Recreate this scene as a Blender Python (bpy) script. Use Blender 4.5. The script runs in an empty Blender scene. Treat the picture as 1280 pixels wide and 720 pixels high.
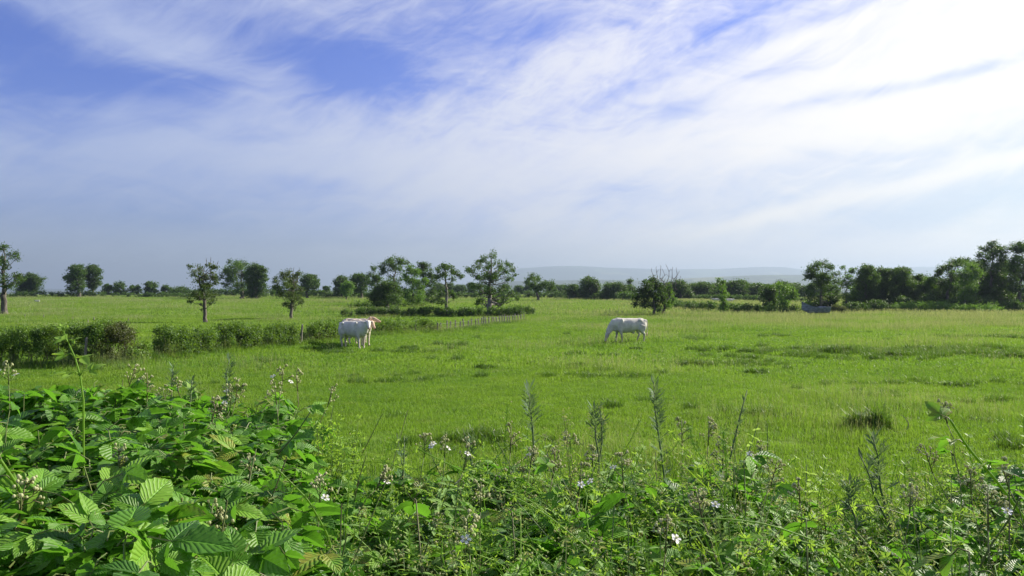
import bpy, math, random
import numpy as np
from mathutils import Vector, Matrix

F = 996.0           # focal length in pixels of the 1280 px wide photograph
HZ = 357.0          # row of the eye-level line
CZ = 3.15           # camera height above the pasture
SUN_AZ, SUN_EL = math.radians(60), math.radians(30)   # azimuth measured from +Y towards +X
R = math.radians
rng = np.random.default_rng(11)
sc = bpy.context.scene
COL = sc.collection
PI = math.pi


def dist(py):
    return F * CZ / (py - HZ)


def wx(px, D):
    return (px - 640) / F * D


def wz(py, D):
    return CZ - (py - HZ) / F * D


def sstep(t):
    t = np.clip(t, 0, 1)
    return t * t * (3 - 2 * t)


R1 = np.array([(-4000, 366), (400, 364), (560, 361), (600, 355), (640, 353), (690, 351), (740, 350), (800, 351.5), (860, 348), (905, 346.5), (950, 345.5),
               (1000, 345), (1060, 346), (1130, 344), (1200, 347), (1400, 347), (6000, 360)], float)
R2 = np.array([(-4000, 364), (560, 362), (625, 347), (650, 335.5), (690, 334), (725, 333), (760, 335), (800, 335.5), (850, 336.5), (900, 336), (950, 333.5),
               (980, 333), (1005, 336), (1060, 340), (1120, 336), (1150, 333.5), (1180, 334), (1240, 338), (1400, 340), (6000, 358)], float)


def H(x, y):
    """height of the land at (x, y); numpy friendly"""
    x = np.asarray(x, float); y = np.asarray(y, float)
    r = np.sqrt(x * x + y * y) + 1e-6
    bank = 1.55 * (1 - sstep((y - 3.8) / 4.8))
    und = (0.10 * np.sin(x * .13 + 1.3) * np.sin(y * .09 + .4) + 0.05 * np.sin(x * .41 + y * .23) + .03 * np.sin(x * .9 - y * .71 + 2)) * sstep((y - 6) / 10) * (1 - sstep((r - 60) / 60))
    valley = -62 * sstep((r - 275) / 2100)
    pxa = 640 + F * np.where(y > 0, x / np.maximum(y, 1e-3), np.sign(x) * 9)
    pxa = np.clip(pxa, -4000, 6000)
    e1 = (HZ - np.interp(pxa, R1[:, 0], R1[:, 1])) / F
    e2 = (HZ - np.interp(pxa, R2[:, 0], R2[:, 1])) / F
    yy = np.maximum(y, 1)
    roll = 14 * np.sin(x * .0011 + 1) * np.sin(y * .0016) + 8 * np.sin(x * .0031 + y * .002) + 4 * np.sin(x * .008 - y * .005)
    h1 = (CZ + e1 * yy + 62) * np.exp(-((yy - 4500) / 950) ** 2) * (y > 0)
    h2 = (CZ + e2 * yy + 62) * np.exp(-((yy - 9300) / 1500) ** 2) * (y > 0)
    return bank + und + valley + h1 + h2 + roll * sstep((r - 900) / 2200) * .5


def Hf(x, y):
    return float(H(x, y))


# ----------------------------------------------------------------------------- nodes
class NT:
    def __init__(s, tree):
        s.t = tree; s.n = tree.nodes; s.l = tree.links

    def new(s, typ, **kw):
        nd = s.n.new(typ)
        for k, v in kw.items():
            setattr(nd, k, v)
        return nd

    def put(s, sock, v):
        if hasattr(v, 'links') or isinstance(v, bpy.types.NodeSocket):
            s.l.new(v, sock)
        else:
            if isinstance(v, (tuple, list)) and len(v) == 3 and sock.type == 'RGBA':
                v = (*v, 1)
            sock.default_value = v

    def m(s, op, a, b=None, c=None, clamp=False):
        nd = s.new('ShaderNodeMath', operation=op, use_clamp=clamp)
        s.put(nd.inputs[0], a)
        if b is not None: s.put(nd.inputs[1], b)
        if c is not None: s.put(nd.inputs[2], c)
        return nd.outputs[0]

    def vm(s, op, a, b=None):
        nd = s.new('ShaderNodeVectorMath', operation=op)
        s.put(nd.inputs[0], a)
        if b is not None: s.put(nd.inputs[1], b)
        return nd.outputs['Value'] if op in ('DOT_PRODUCT', 'LENGTH') else nd.outputs[0]

    def mix(s, f, a, b, bt='MIX'):
        nd = s.new('ShaderNodeMix', data_type='RGBA', blend_type=bt)
        s.put(nd.inputs[0], f); s.put(nd.inputs[6], a); s.put(nd.inputs[7], b)
        return nd.outputs[2]

    def ss(s, v, a, b, lo=0.0, hi=1.0):
        nd = s.new('ShaderNodeMapRange', interpolation_type='SMOOTHSTEP')
        for i, q in enumerate((v, a, b, lo, hi)): s.put(nd.inputs[i], q)
        return nd.outputs[0]

    def noise(s, vec, scale, detail=4, rough=.55, dist=0.0):
        nd = s.new('ShaderNodeTexNoise')
        if vec is not None: s.put(nd.inputs['Vector'], vec)
        nd.inputs['Scale'].default_value = scale; nd.inputs['Detail'].default_value = detail
        nd.inputs['Roughness'].default_value = rough; nd.inputs['Distortion'].default_value = dist
        return nd.outputs['Fac']

    def comb(s, x, y, z):
        nd = s.new('ShaderNodeCombineXYZ')
        s.put(nd.inputs[0], x); s.put(nd.inputs[1], y); s.put(nd.inputs[2], z)
        return nd.outputs[0]

    def sep(s, v):
        nd = s.new('ShaderNodeSeparateXYZ'); s.put(nd.inputs[0], v)
        return nd.outputs


def new_mat(name):
    m = bpy.data.materials.new(name); m.use_nodes = True
    m.node_tree.nodes.clear()
    return m, NT(m.node_tree)


def leaf_mat(name, dark, mid, light, transl=.35, rough=.5, spec=.35, world_noise=.25, veins=False, tcol=None, obj_rand=.15):
    m, t = new_mat(name)
    at = t.new('ShaderNodeAttribute', attribute_name='tint').outputs['Fac']
    geo = t.new('ShaderNodeNewGeometry').outputs['Position']
    oi = t.new('ShaderNodeObjectInfo').outputs['Random']
    n = t.noise(geo, world_noise, 3)
    f = t.m('ADD', at, t.m('MULTIPLY', t.m('SUBTRACT', n, .5), .9))
    f = t.m('ADD', f, t.m('MULTIPLY', t.m('SUBTRACT', oi, .5), obj_rand * 2), clamp=True)
    rp = t.new('ShaderNodeValToRGB'); t.put(rp.inputs[0], f)
    e = rp.color_ramp.elements
    e[0].position = 0.05; e[0].color = (*dark, 1); e[1].position = .95; e[1].color = (*light, 1)
    q = e.new(.5); q.color = (*mid, 1)
    col = rp.outputs[0]
    if veins:
        yl = t.m('MULTIPLY', t.ss(oi, .90, .93), t.ss(t.noise(geo, 40, 3), .35, .6))
        col = t.mix(t.m('MULTIPLY', yl, .75), col, (.26, .24, .04))
        sp = t.m('MULTIPLY', t.ss(t.noise(geo, 160, 2), .66, .72), t.ss(oi, .55, .6))
        col = t.mix(t.m('MULTIPLY', sp, .8), col, (.12, .07, .03))
    pb = t.new('ShaderNodeBsdfPrincipled')
    if veins:
        uv = t.new('ShaderNodeUVMap', uv_map='UVMap').outputs[0]
        u, v, _ = t.sep(uv)
        av = t.m('ABSOLUTE', t.m('SUBTRACT', v, .5))
        ph = t.m('MULTIPLY', t.m('SUBTRACT', u, t.m('MULTIPLY', av, .62)), 8 * 2 * PI)
        w = t.m('SINE', ph)
        wv = t.m('POWER', t.m('ABSOLUTE', t.m('COSINE', t.m('MULTIPLY', ph, .5))), 1.2)
        rib = t.ss(av, 0.0, .05, 0.0, 1.0)
        hgt = t.m('MULTIPLY', t.m('SUBTRACT', 1.0, wv), rib)
        bp = t.new('ShaderNodeBump'); bp.inputs['Strength'].default_value = .7; bp.inputs['Distance'].default_value = .0022
        t.put(bp.inputs['Height'], t.m('MULTIPLY', wv, rib))
        t.l.new(bp.outputs[0], pb.inputs['Normal'])
        vein = t.m('MULTIPLY', t.ss(wv, .0, .16, 1.0, 0.0), .14)
        vein = t.m('MAXIMUM', vein, t.ss(av, 0.0, .035, .6, 0.0))
        col = t.mix(vein, col, tuple(min(1, c * 2.0 + .02) for c in mid))
    t.put(pb.inputs['Base Color'], col)
    pb.inputs['Roughness'].default_value = rough
    pb.inputs['Specular IOR Level'].default_value = spec
    tr = t.new('ShaderNodeBsdfTranslucent')
    hs = t.mix(.75, col, tcol or (light[0] * 1.6, light[1] * 1.5, light[2] * .8), 'MIX')
    t.put(tr.inputs[0], hs)
    mx = t.new('ShaderNodeMixShader'); mx.inputs[0].default_value = transl
    t.l.new(pb.outputs[0], mx.inputs[1]); t.l.new(tr.outputs[0], mx.inputs[2])
    o = t.new('ShaderNodeOutputMaterial'); t.l.new(mx.outputs[0], o.inputs[0])
    return m


def plain_mat(name, c1, c2, scale=6, rough=.8, stretch=(1, 1, 1), bump=0.0, spec=.3):
    m, t = new_mat(name)
    co = t.new('ShaderNodeTexCoord').outputs['Object']
    v = t.vm('MULTIPLY', co, stretch)
    n = t.noise(v, scale, 6, .6)
    col = t.mix(t.ss(n, .35, .65), c1, c2)
    pb = t.new('ShaderNodeBsdfPrincipled'); t.put(pb.inputs['Base Color'], col)
    pb.inputs['Roughness'].default_value = rough; pb.inputs['Specular IOR Level'].default_value = spec
    if bump:
        bp = t.new('ShaderNodeBump'); bp.inputs['Distance'].default_value = bump; t.put(bp.inputs['Height'], n)
        t.l.new(bp.outputs[0], pb.inputs['Normal'])
    o = t.new('ShaderNodeOutputMaterial'); t.l.new(pb.outputs[0], o.inputs[0])
    return m


M = {}
M['oak'] = leaf_mat('oak leaves', (.010, .026, .005), (.028, .066, .010), (.075, .155, .018), .33, world_noise=.35)
M['fresh'] = leaf_mat('fresh leaves', (.035, .085, .014), (.065, .15, .02), (.11, .22, .03), .42, world_noise=.35)
M['sparse'] = leaf_mat('olive leaves', (.018, .036, .010), (.042, .075, .016), (.085, .14, .028), .3, world_noise=.5)
M['hedge'] = leaf_mat('hedge leaves', (.020, .052, .008), (.055, .125, .014), (.14, .25, .03), .35, world_noise=.9)
M['rust'] = leaf_mat('bronze leaves', (.035, .03, .014), (.055, .06, .018), (.09, .13, .025), .3, world_noise=.9)
M['bramble'] = leaf_mat('bramble leaves', (.036, .11, .010), (.082, .21, .016), (.17, .33, .028), .38, rough=.48, spec=.32, world_noise=1.6, veins=True,
                        tcol=(.17, .45, .025), obj_rand=.4)
M['weed'] = leaf_mat('pale weed leaves', (.10, .20, .05), (.18, .31, .08), (.26, .40, .12), .4, rough=.6, spec=.2, world_noise=3)
M['cleaver'] = leaf_mat('goosegrass green', (.10, .21, .025), (.16, .30, .035), (.23, .38, .06), .45, rough=.55, spec=.25, world_noise=3)
M['bud'] = leaf_mat('bud green', (.32, .36, .19), (.44, .47, .27), (.56, .55, .38), .3, rough=.9, spec=.1, world_noise=20)
M['petal'] = leaf_mat('petals', (.55, .52, .55), (.7, .68, .7), (.8, .8, .8), .3, rough=.7, spec=.2, tcol=(.8, .8, .8))
M['mugwort'] = leaf_mat('grey green stalk leaves', (.05, .10, .045), (.08, .15, .065), (.13, .21, .10), .3, rough=.7, spec=.2, world_noise=3)
M['cane'] = plain_mat('cane', (.11, .16, .04), (.13, .11, .05), 12, .6, (1, 1, .3))
M['stalk'] = plain_mat('stalk', (.07, .13, .04), (.12, .15, .06), 12, .6)
M['bark'] = plain_mat('bark', (.055, .048, .038), (.14, .125, .10), 5, .9, (1, 1, .25), .02)
M['palebark'] = plain_mat('pale bark', (.10, .09, .075), (.20, .185, .16), 4, .9, (1, 1, .25), .02)
M['post'] = plain_mat('weathered post', (.13, .12, .10), (.26, .24, .20), 8, .9, (1, 1, .15), .004)
M['wire'] = plain_mat('wire', (.2, .2, .2), (.3, .3, .3), 8, .5)
m, t = new_mat('cream hide')
oc = t.new('ShaderNodeTexCoord').outputs['Object']
n_ = t.noise(oc, 2.2, 6, .6); n2_ = t.noise(t.vm('MULTIPLY', oc, (1, 1, .35)), 14, 5, .7); z_ = t.sep(oc)[2]
c_ = t.mix(t.ss(n_, .38, .62), (.46, .44, .39), (.60, .58, .52))
c_ = t.mix(t.m('MULTIPLY', t.ss(n2_, .45, .7), .25), c_, (.36, .30, .22))
low = t.m('MULTIPLY', t.ss(t.m('ADD', z_, t.m('MULTIPLY', t.m('SUBTRACT', n_, .5), .5)), .62, .30), .55)
c_ = t.mix(low, c_, (.34, .27, .19))
pb = t.new('ShaderNodeBsdfPrincipled'); t.put(pb.inputs['Base Color'], c_); pb.inputs['Roughness'].default_value = .9; pb.inputs['Specular IOR Level'].default_value = .2
bp = t.new('ShaderNodeBump'); bp.inputs['Distance'].default_value = .03; bp.inputs['Strength'].default_value = .7; t.put(bp.inputs['Height'], t.m('ADD', n_, t.m('MULTIPLY', n2_, .4))); t.l.new(bp.outputs[0], pb.inputs['Normal'])
oo = t.new('ShaderNodeOutputMaterial'); t.l.new(pb.outputs[0], oo.inputs[0]); M['hide'] = m
M['dirt'] = None
m, t = new_mat('cream hide with tan face')
oc = t.new('ShaderNodeTexCoord').outputs['Object']
n_ = t.noise(oc, 2.6, 6, .6); fx = t.ss(t.m('ADD', t.sep(oc)[0], t.m('MULTIPLY', n_, .3)), 1.12, 1.3)
pb = t.new('ShaderNodeBsdfPrincipled'); t.put(pb.inputs['Base Color'], t.mix(fx, t.mix(t.ss(n_, .4, .65), (.66, .59, .48), (.52, .42, .31)), (.42, .30, .20))); pb.inputs['Roughness'].default_value = .9
oo = t.new('ShaderNodeOutputMaterial'); t.l.new(pb.outputs[0], oo.inputs[0]); M['tanface'] = m
M['tan'] = plain_mat('tan hide', (.40, .30, .20), (.58, .46, .33), 3, .85)
M['muzzle'] = plain_mat('muzzle', (.28, .15, .12), (.36, .20, .16), 9, .5)
M['dark'] = plain_mat('horn dark', (.03, .025, .02), (.07, .06, .05), 9, .5)


# ----------------------------------------------------------------------------- mesh helpers
class MB:
    """collects geometry and links it as ONE mesh object"""
    def __init__(s):
        s.v = []; s.f3 = []; s.f4 = []; s.t = []; s.n = 0; s.mi3 = []; s.mi4 = []; s.uv = []

    def add(s, v, quads=None, tris=None, tint=.5, mi=0, uv=None):
        v = np.asarray(v, float).reshape(-1, 3)
        if quads is not None and len(quads):
            q = np.asarray(quads, np.int64).reshape(-1, 4) + s.n; s.f4.append(q); s.mi4.append(np.full(len(q), mi))
        if tris is not None and len(tris):
            q = np.asarray(tris, np.int64).reshape(-1, 3) + s.n; s.f3.append(q); s.mi3.append(np.full(len(q), mi))
        s.v.append(v); s.t.append(np.broadcast_to(np.asarray(tint, float), (len(v),)))
        s.uv.append(np.zeros((len(v), 2)) if uv is None else np.asarray(uv, float))
        s.n += len(v)

    def mesh(s, name, mats, smooth=False):
        me = bpy.data.meshes.new(name)
        V = np.concatenate(s.v)
        q = np.concatenate(s.f4) if s.f4 else np.zeros((0, 4), np.int64)
        t3 = np.concatenate(s.f3) if s.f3 else np.zeros((0, 3), np.int64)
        me.vertices.add(len(V)); me.vertices.foreach_set('co', V.ravel())
        lv = np.concatenate([q.ravel(), t3.ravel()])
        me.loops.add(len(lv)); me.loops.foreach_set('vertex_index', lv)
        ls = np.concatenate([np.arange(len(q)) * 4, len(q) * 4 + np.arange(len(t3)) * 3])
        me.polygons.add(len(ls)); me.polygons.foreach_set('loop_start', ls)
        mi = np.concatenate((s.mi4 if s.f4 else []) + (s.mi3 if s.f3 else []))
        me.polygons.foreach_set('material_index', mi.astype(np.int32))
        me.polygons.foreach_set('use_smooth', np.full(len(ls), smooth))
        me.update(calc_edges=True)
        a = me.attributes.new('tint', 'FLOAT', 'POINT'); a.data.foreach_set('value', np.concatenate(s.t))
        U = np.concatenate(s.uv)
        ul = me.uv_layers.new(name='UVMap'); ul.data.foreach_set('uv', U[lv].ravel())
        me.validate()
        for m_ in (mats if isinstance(mats, (list, tuple)) else [mats]): me.materials.append(m_)
        return me

    def build(s, name, mats, parent=None, smooth=False, loc=None):
        if not s.n: return None
        if loc is not None:
            s.v = [v - np.asarray(loc) for v in s.v]
        o = bpy.data.objects.new(name, s.mesh(name, mats, smooth)); COL.objects.link(o)
        if parent is not None: o.parent = parent
        if loc is not None: o.location = loc
        return o


def tag(o, label=None, cat=None, group=None, kind=None):
    if label: o['label'] = label
    if cat: o['category'] = cat
    if group: o['group'] = group
    if kind: o['kind'] = kind
    return o


def empty(name, loc, label, cat, group=None, rz=0):
    o = bpy.data.objects.new(name, None); COL.objects.link(o); o.location = loc; o.rotation_euler = (0, 0, rz)
    o.empty_display_size = .1
    return tag(o, label, cat, group)


def copy_tree(o, parent=None):
    c = o.copy(); COL.objects.link(c)
    if parent is not None: c.parent = parent
    for ch in list(o.children): copy_tree(ch, c)
    return c


def tube(mb, pts, rad, seg=7, tint=.5, mi=0, flat=None):
    """tapered tube along a polyline; rad per point (scalar or (a, b) pair)"""
    P = np.asarray(pts, float); n = len(P)
    T = np.gradient(P, axis=0); T /= np.linalg.norm(T, axis=1)[:, None] + 1e-9
    up = np.array([0, 0, 1.0]) if abs(T[0][2]) < .9 else np.array([0, 1.0, 0])
    A = np.cross(T[0], up); A /= np.linalg.norm(A)
    rings = []
    ang = np.arange(seg) / seg * 2 * PI
    for i in range(n):
        A = A - T[i] * A.dot(T[i]); A /= np.linalg.norm(A) + 1e-9
        B = np.cross(T[i], A)
        ra, rb = rad[i] if np.ndim(rad[i]) else (rad[i], rad[i])
        rings.append(P[i] + np.outer(np.cos(ang) * ra, A) + np.outer(np.sin(ang) * rb, B))
    V = np.concatenate(rings + [P[:1], P[-1:]])
    i, j = np.meshgrid(np.arange(n - 1), np.arange(seg), indexing='ij')
    j2 = (j + 1) % seg
    q = np.stack([i * seg + j, i * seg + j2, (i + 1) * seg + j2, (i + 1) * seg + j], -1).reshape(-1, 4)
    k = np.arange(seg); k2 = (k + 1) % seg
    t3 = np.concatenate([np.stack([np.full(seg, n * seg), k2, k], -1), np.stack([np.full(seg, n * seg + 1), (n - 1) * seg + k, (n - 1) * seg + k2], -1)])
    mb.add(V, q, t3, tint, mi)


def rvec(n, g=rng):
    v = g.normal(size=(n, 3)); return v / (np.linalg.norm(v, axis=1)[:, None] + 1e-9)


def cards(mb, C, size, tint, g=rng, aspect=.55, upb=.25, mi=0):
    """many small pointed leaves at centres C, slightly folded"""
    n = len(C)
    if not n: return
    N = rvec(n, g); N[:, 2] = N[:, 2] + upb; N /= np.linalg.norm(N, axis=1)[:, None]
    T = np.cross(N, rvec(n, g)); T /= np.linalg.norm(T, axis=1)[:, None] + 1e-9
    B = np.cross(N, T)
    s = (np.broadcast_to(size, (n,)) * g.uniform(.65, 1.35, n))[:, None]
    a = C - T * s * .5; b = C + B * s * .5 * aspect + N * s * .1 - T * s * .05; c = C + T * s * .5; d = C - B * s * .5 * aspect + N * s * .1 - T * s * .05
    V = np.stack([a, b, c, d], 1).reshape(-1, 3)
    k = np.arange(n) * 4
    Q = np.concatenate([np.stack([k, k + 1, k + 2], -1), np.stack([k, k + 2, k + 3], -1)])
    tt = np.repeat(np.broadcast_to(tint, (n,)), 4)
    mb.add(V, None, Q, tt, mi)


def foliage_lobe(mb, c, r, leaf, tau, g, sub=.36, flat=.85, upb=.25, mi=0):
    """a lobe of a crown: sub-clumps with gaps between them"""
    m = max(6, int(8 * tau))
    tau = tau * 1.25
    d = rvec(m, g) * (g.uniform(0, 1, m) ** .45)[:, None] * r * .95
    d[:, 2] *= flat
    area = PI * r * r
    N = int(tau * area / (leaf * leaf * .5 * .55)) + 10
    ci = g.integers(0, m, N)
    csz = r * sub * g.uniform(.55, 1.6, m)
    off = g.normal(size=(N, 3)) * .55
    off[:, 2] *= .75
    C = np.asarray(c) + d[ci] + off * csz[ci][:, None]
    ct = g.uniform(.25, .75, m)
    tint = np.clip(ct[ci] + g.normal(0, .13, N), 0, 1)
    cards(mb, C, leaf, tint, g, upb=upb, mi=mi)


def limb(mb, a, b, r0, r1, g, n=6, bend=.12, seg=6, mi=0):
    a = np.asarray(a, float); b = np.asarray(b, float)
    L = np.linalg.norm(b - a)
    t = np.linspace(0, 1, n)[:, None]
    P = a + (b - a) * t
    P[:, 2] -= (np.sin(t[:, 0] * PI) * L * .10)
    J = g.normal(size=(n, 3)) * L * bend * .35
    J[0] = 0; J[-1] = 0
    P = P + J
    tube(mb, P, list(np.linspace(r0, r1, n)), seg, mi=mi)
    return P


def make_tree(name, label, px, D, base_py, lobes, leaf=.16, tau=2.0, trunk=.22, mat='oak', bark='bark', group=None, cat='tree', seed=0,
              lean=0, dead=(), depth=.9, split=.35, twigs=True, upb=.25, bare=0, sub=.46, fill=.5):
    """lobes: (px, py, radius_px). They are turned into metres at distance D and spread in depth around the trunk."""
    g = np.random.default_rng(seed + 1000)
    x0, y0 = wx(px, D), D
    z0 = Hf(x0, y0)
    L = []
    k = D / F
    wmax = max(abs(l[0] - px) for l in lobes) * k + .3
    for i, (lx, ly, lr) in enumerate(lobes):
        dx = abs(lx - px) * k
        dd = math.sqrt(max(0.1, wmax * wmax - dx * dx)) * depth
        yy = y0 + g.uniform(-1, 1) * dd * .8
        s = yy / D
        L.append((wx(lx, D) * s, yy, CZ + (wz(ly, D) - CZ) * s, lr * k * 1.12))
    nb_ = len(L)
    for i in range(int(nb_ * fill)):          # smaller masses that tie neighbouring boughs together
        a = L[g.integers(0, nb_)]; b = min((q for q in L[:nb_] if q is not a), key=lambda q: (q[0] - a[0]) ** 2 + (q[2] - a[2]) ** 2 + g.uniform(0, 1) * a[3] ** 2 * 4)
        u = g.uniform(.3, .7); L.append((a[0] + (b[0] - a[0]) * u, y0 + (a[1] - y0) * .5 + (b[1] - y0) * .5, a[2] + (b[2] - a[2]) * u, min(a[3], b[3]) * .85))
    root = empty(name, (x0, y0, z0), label, cat, group)
    wb = MB(); fb = MB()
    o0 = np.array([x0, y0, z0])
    top = max(l[2] for l in L); low = min(l[2] - l[3] * .5 for l in L)
    hgt = top - z0
    if 2.2 < tau < 2.75: tau = 2.0; sub = .36
    zs = z0 + max(hgt * split, (low - z0) * .8)
    ax = np.array([x0 + lean * k, y0, zs])
    n = 7
    tt = np.linspace(0, 1, n)[:, None]
    P = np.array([x0, y0, z0 - .25]) * (1 - tt) + ax * tt
    P[1:-1] += g.normal(size=(n - 2, 3)) * trunk * .25
    rr = [trunk * (1.75 if i == 0 else 1.25 if i == 1 else 1 - .25 * i / n) for i in range(n)]
    tube(wb, P, rr, 9)
    # leader
    hi = max(L, key=lambda q: q[2])
    led = limb(wb, ax - np.array([0, 0, trunk * .3]), (hi[0] * .5 + ax[0] * .5, hi[1] * .5 + ax[1] * .5, hi[2]), trunk * .74, trunk * .12, g, 9, .06)
    for (lx, ly, lz, lr) in L:
        # leave the leader or the trunk below the lobe
        cand = [p for p in list(led) + list(P[3:]) if p[2] < lz - .15 * (lz - z0) + .05]
        cand = cand or [P[3]]
        st = max(cand, key=lambda p: p[2] - .35 * math.hypot(p[0] - lx, p[1] - ly))
        frac = np.clip((lz - z0) / hgt, 0, 1)
        r0 = trunk * (.34 - .18 * frac)
        limb(wb, st, (lx, ly, lz), max(.025, r0), .015, g, 7, .16, 5)
        if twigs:
            for _ in range(3):
                d = rvec(1, g)[0] * lr * .8; d[2] = abs(d[2]) * .8
                limb(wb, (lx, ly, lz - lr * .2), (lx + d[0], ly + d[1], lz + d[2]), .025, .008, g, 4, .15, 4)
        foliage_lobe(fb, (lx, ly, lz), lr, leaf, tau, g, upb=upb, sub=sub)
    for (dx_, dy_) in dead:
        e = (wx(dx_, D), y0 + g.uniform(-.5, .5), wz(dy_, D))
        pp = limb(wb, led[4], e, trunk * .3, .02, g, 9, .12, 5)
        for q in range(3, 9):
            d = rvec(1, g)[0] * (9 - q) * .12 + np.array([0, 0, .22])
            limb(wb, pp[q], pp[q] + d, .03, .008, g, 4, .15, 4)
    wb.build('trunk', M[bark], root, smooth=True, loc=None)
    fb.build('crown', M[mat], root, loc=None)
    for ch in root.children:
        ch.location = (-x0, -y0, -z0)
    return root


def auto_lobes(px, by, ty, w, seed, n=11, clear=.2, shape='dome'):
    w = w * 1.16
    g = random.Random(seed)
    h = by - ty
    out = []
    lo = by - h * clear
    n = int(n * 1.35)
    for i in range(n):
        t = (i + .5) / n
        yy = lo + (ty - lo) * t
        if shape == 'dome': ww = math.sin(min(1, (t * .74 + .24)) * PI) ** .6
        elif shape == 'column': ww = .9
        elif shape == 'umbrella': ww = .35 + .75 * math.sin(t * PI * .8)
        else: ww = 1
        r = w * .5 * g.uniform(.24, .52)
        xx = px + (w * .5 - r) * ww * (1 if i % 2 else -1) * g.uniform(.15, 1.0)
        out.append((xx, max(yy, ty + r * .8), r))
    out.append((px + g.uniform(-.1, .1) * w, ty + w * .17, w * .17))
    return out


# ----------------------------------------------------------------------------- camera, light, world
cam = bpy.data.cameras.new('camera'); co = bpy.data.objects.new('camera', cam); COL.objects.link(co)
cam.sensor_width = 36; cam.lens = 36 * F / 1280
co.location = (0, 0, CZ); co.rotation_euler = (R(90) - math.atan(3 / F), 0, 0)
cam.clip_start = .05; cam.clip_end = 40000
sc.camera = co

sd = Vector((math.sin(SUN_AZ) * math.cos(SUN_EL), math.cos(SUN_AZ) * math.cos(SUN_EL), math.sin(SUN_EL)))
sun = bpy.data.lights.new('sun', 'SUN'); sun.energy = 5.0; sun.angle = R(.6); sun.color = (1, .93, .80)
so = bpy.data.objects.new('sun', sun); COL.objects.link(so); so.rotation_euler = (-sd).to_track_quat('-Z', 'Y').to_euler()

w = bpy.data.worlds.new('World'); sc.world = w; w.use_nodes = True
t = NT(w.node_tree); t.n.clear()
sky = t.new('ShaderNodeTexSky', sky_type='NISHITA'); sky.sun_disc = False
sky.sun_elevation = SUN_EL; sky.sun_rotation = SUN_AZ; sky.altitude = 300; sky.air_density = 1.0; sky.dust_density = 1.2; sky.ozone_density = 2.5
dirv = t.vm('NORMALIZE', t.new('ShaderNodeTexCoord').outputs['Generated'])
dx, dy, dz = t.sep(dirv)
az = t.m('ARCTAN2', dx, dy)
el = t.m('ARCSINE', dz)
zc = t.m('ADD', t.m('MAXIMUM', dz, 0.0), .10)
pl = t.comb(t.m('DIVIDE', dx, zc), t.m('DIVIDE', dy, zc), 0.0)


def blob(px, py, sx, sy, rot=0.0):
    a0 = math.atan((px - 640) / F); e0 = math.atan((HZ - py) / F * math.cos(a0))
    c, s_ = math.cos(R(rot)), math.sin(R(rot))
    u = t.m('SUBTRACT', az, a0); v = t.m('SUBTRACT', el, e0)
    uu = t.m('ADD', t.m('MULTIPLY', u, c * F / sx), t.m('MULTIPLY', v, s_ * F / sx))
    vv = t.m('SUBTRACT', t.m('MULTIPLY', v, c * F / sy), t.m('MULTIPLY', u, s_ * F / sy))
    return t.m('EXPONENT', t.m('MULTIPLY', t.m('ADD', t.m('MULTIPLY', uu, uu), t.m('MULTIPLY', vv, vv)), -1.0))


def addall(lst):
    acc = None
    for wgt, b in lst:
        q = t.m('MULTIPLY', b, wgt)
        acc = q if acc is None else t.m('ADD', acc, q)
    return acc


mask = addall([
    (-.85, blob(15, 60, 85, 62, -25)), (-.75, blob(170, 103, 100, 19, 3)), (-.62, blob(480, 108, 85, 30, -4)), (-.38, blob(400, 70, 120, 30, -10)), (-.42, blob(560, 40, 130, 36, 12)), (-.3, blob(640, 75, 70, 20, 40)),
    (-.26, blob(90, 268, 330, 22, 0)), (-.25, blob(20, 150, 90, 20, 0)), (-.30, blob(380, 225, 70, 14, -8)), (-.35, blob(910, 30, 120, 18, 22)), (-.38, blob(1130, 272, 230, 22, 12)), (-.35, blob(760, 245, 130, 25, 0)),
    (-.75, blob(1185, 98, 95, 9, 9)), (-.5, blob(1060, 118, 90, 8, 6)), (-.3, blob(930, 60, 130, 12, 15)),
    (.38, blob(180, 45, 150, 28, -14)), (.42, blob(200, 175, 270, 34, -3)), (.30, blob(330, 205, 90, 14, -6)), (.45, blob(590, 235, 200, 45, -14)), (.30, blob(560, 140, 110, 22, -10)), (.35, blob(730, 90, 150, 40, 24)),
    (.40, blob(1010, 45, 110, 12, 14)), (.6, blob(1190, 50, 240, 60, 12)), (.7, blob(1000, 168, 360, 34, 6)), (.55, blob(1130, 232, 220, 9, 12)), (.35, blob(930, 278, 90, 6, 16)), (.12, blob(400, 315, 500, 20, 0)),
])
ca, sa = math.cos(R(26)), math.sin(R(26))
su = t.m('ADD', t.m('MULTIPLY', az, ca), t.m('MULTIPLY', el, sa))
sv = t.m('SUBTRACT', t.m('MULTIPLY', el, ca), t.m('MULTIPLY', az, sa))
warp = t.noise(t.comb(az, el, 0.0), 3.0, 4)
st1 = t.noise(t.comb(t.m('MULTIPLY', az, 3.0), t.m('ADD', t.m('MULTIPLY', el, 13.0), t.m('MULTIPLY', warp, 2.0)), 3.1), 1.5, 10, .60, .8)
st2 = t.noise(t.comb(t.m('MULTIPLY', su, 5.0), t.m('ADD', t.m('MULTIPLY', sv, 20.0), t.m('MULTIPLY', warp, 1.5)), 7.7), 1.7, 10, .64, .6)
rip = t.noise(t.comb(t.m('MULTIPLY', su, 22.0), t.m('MULTIPLY', sv, 40.0), 1.7), 1.3, 5, .6, .6)
ripmask = t.m('ADD', blob(800, 60, 260, 70, 20), blob(560, 150, 160, 70, 0), clamp=True)
dens = t.m('ADD', t.m('MULTIPLY', t.m('SUBTRACT', st1, .5), 1.5), t.m('MULTIPLY', t.m('SUBTRACT', st2, .5), 1.15))
dens = t.m('ADD', dens, t.m('MULTIPLY', t.m('MULTIPLY', t.m('SUBTRACT', rip, .5), ripmask), .9))
dens = t.m('ADD', dens, mask)
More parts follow.
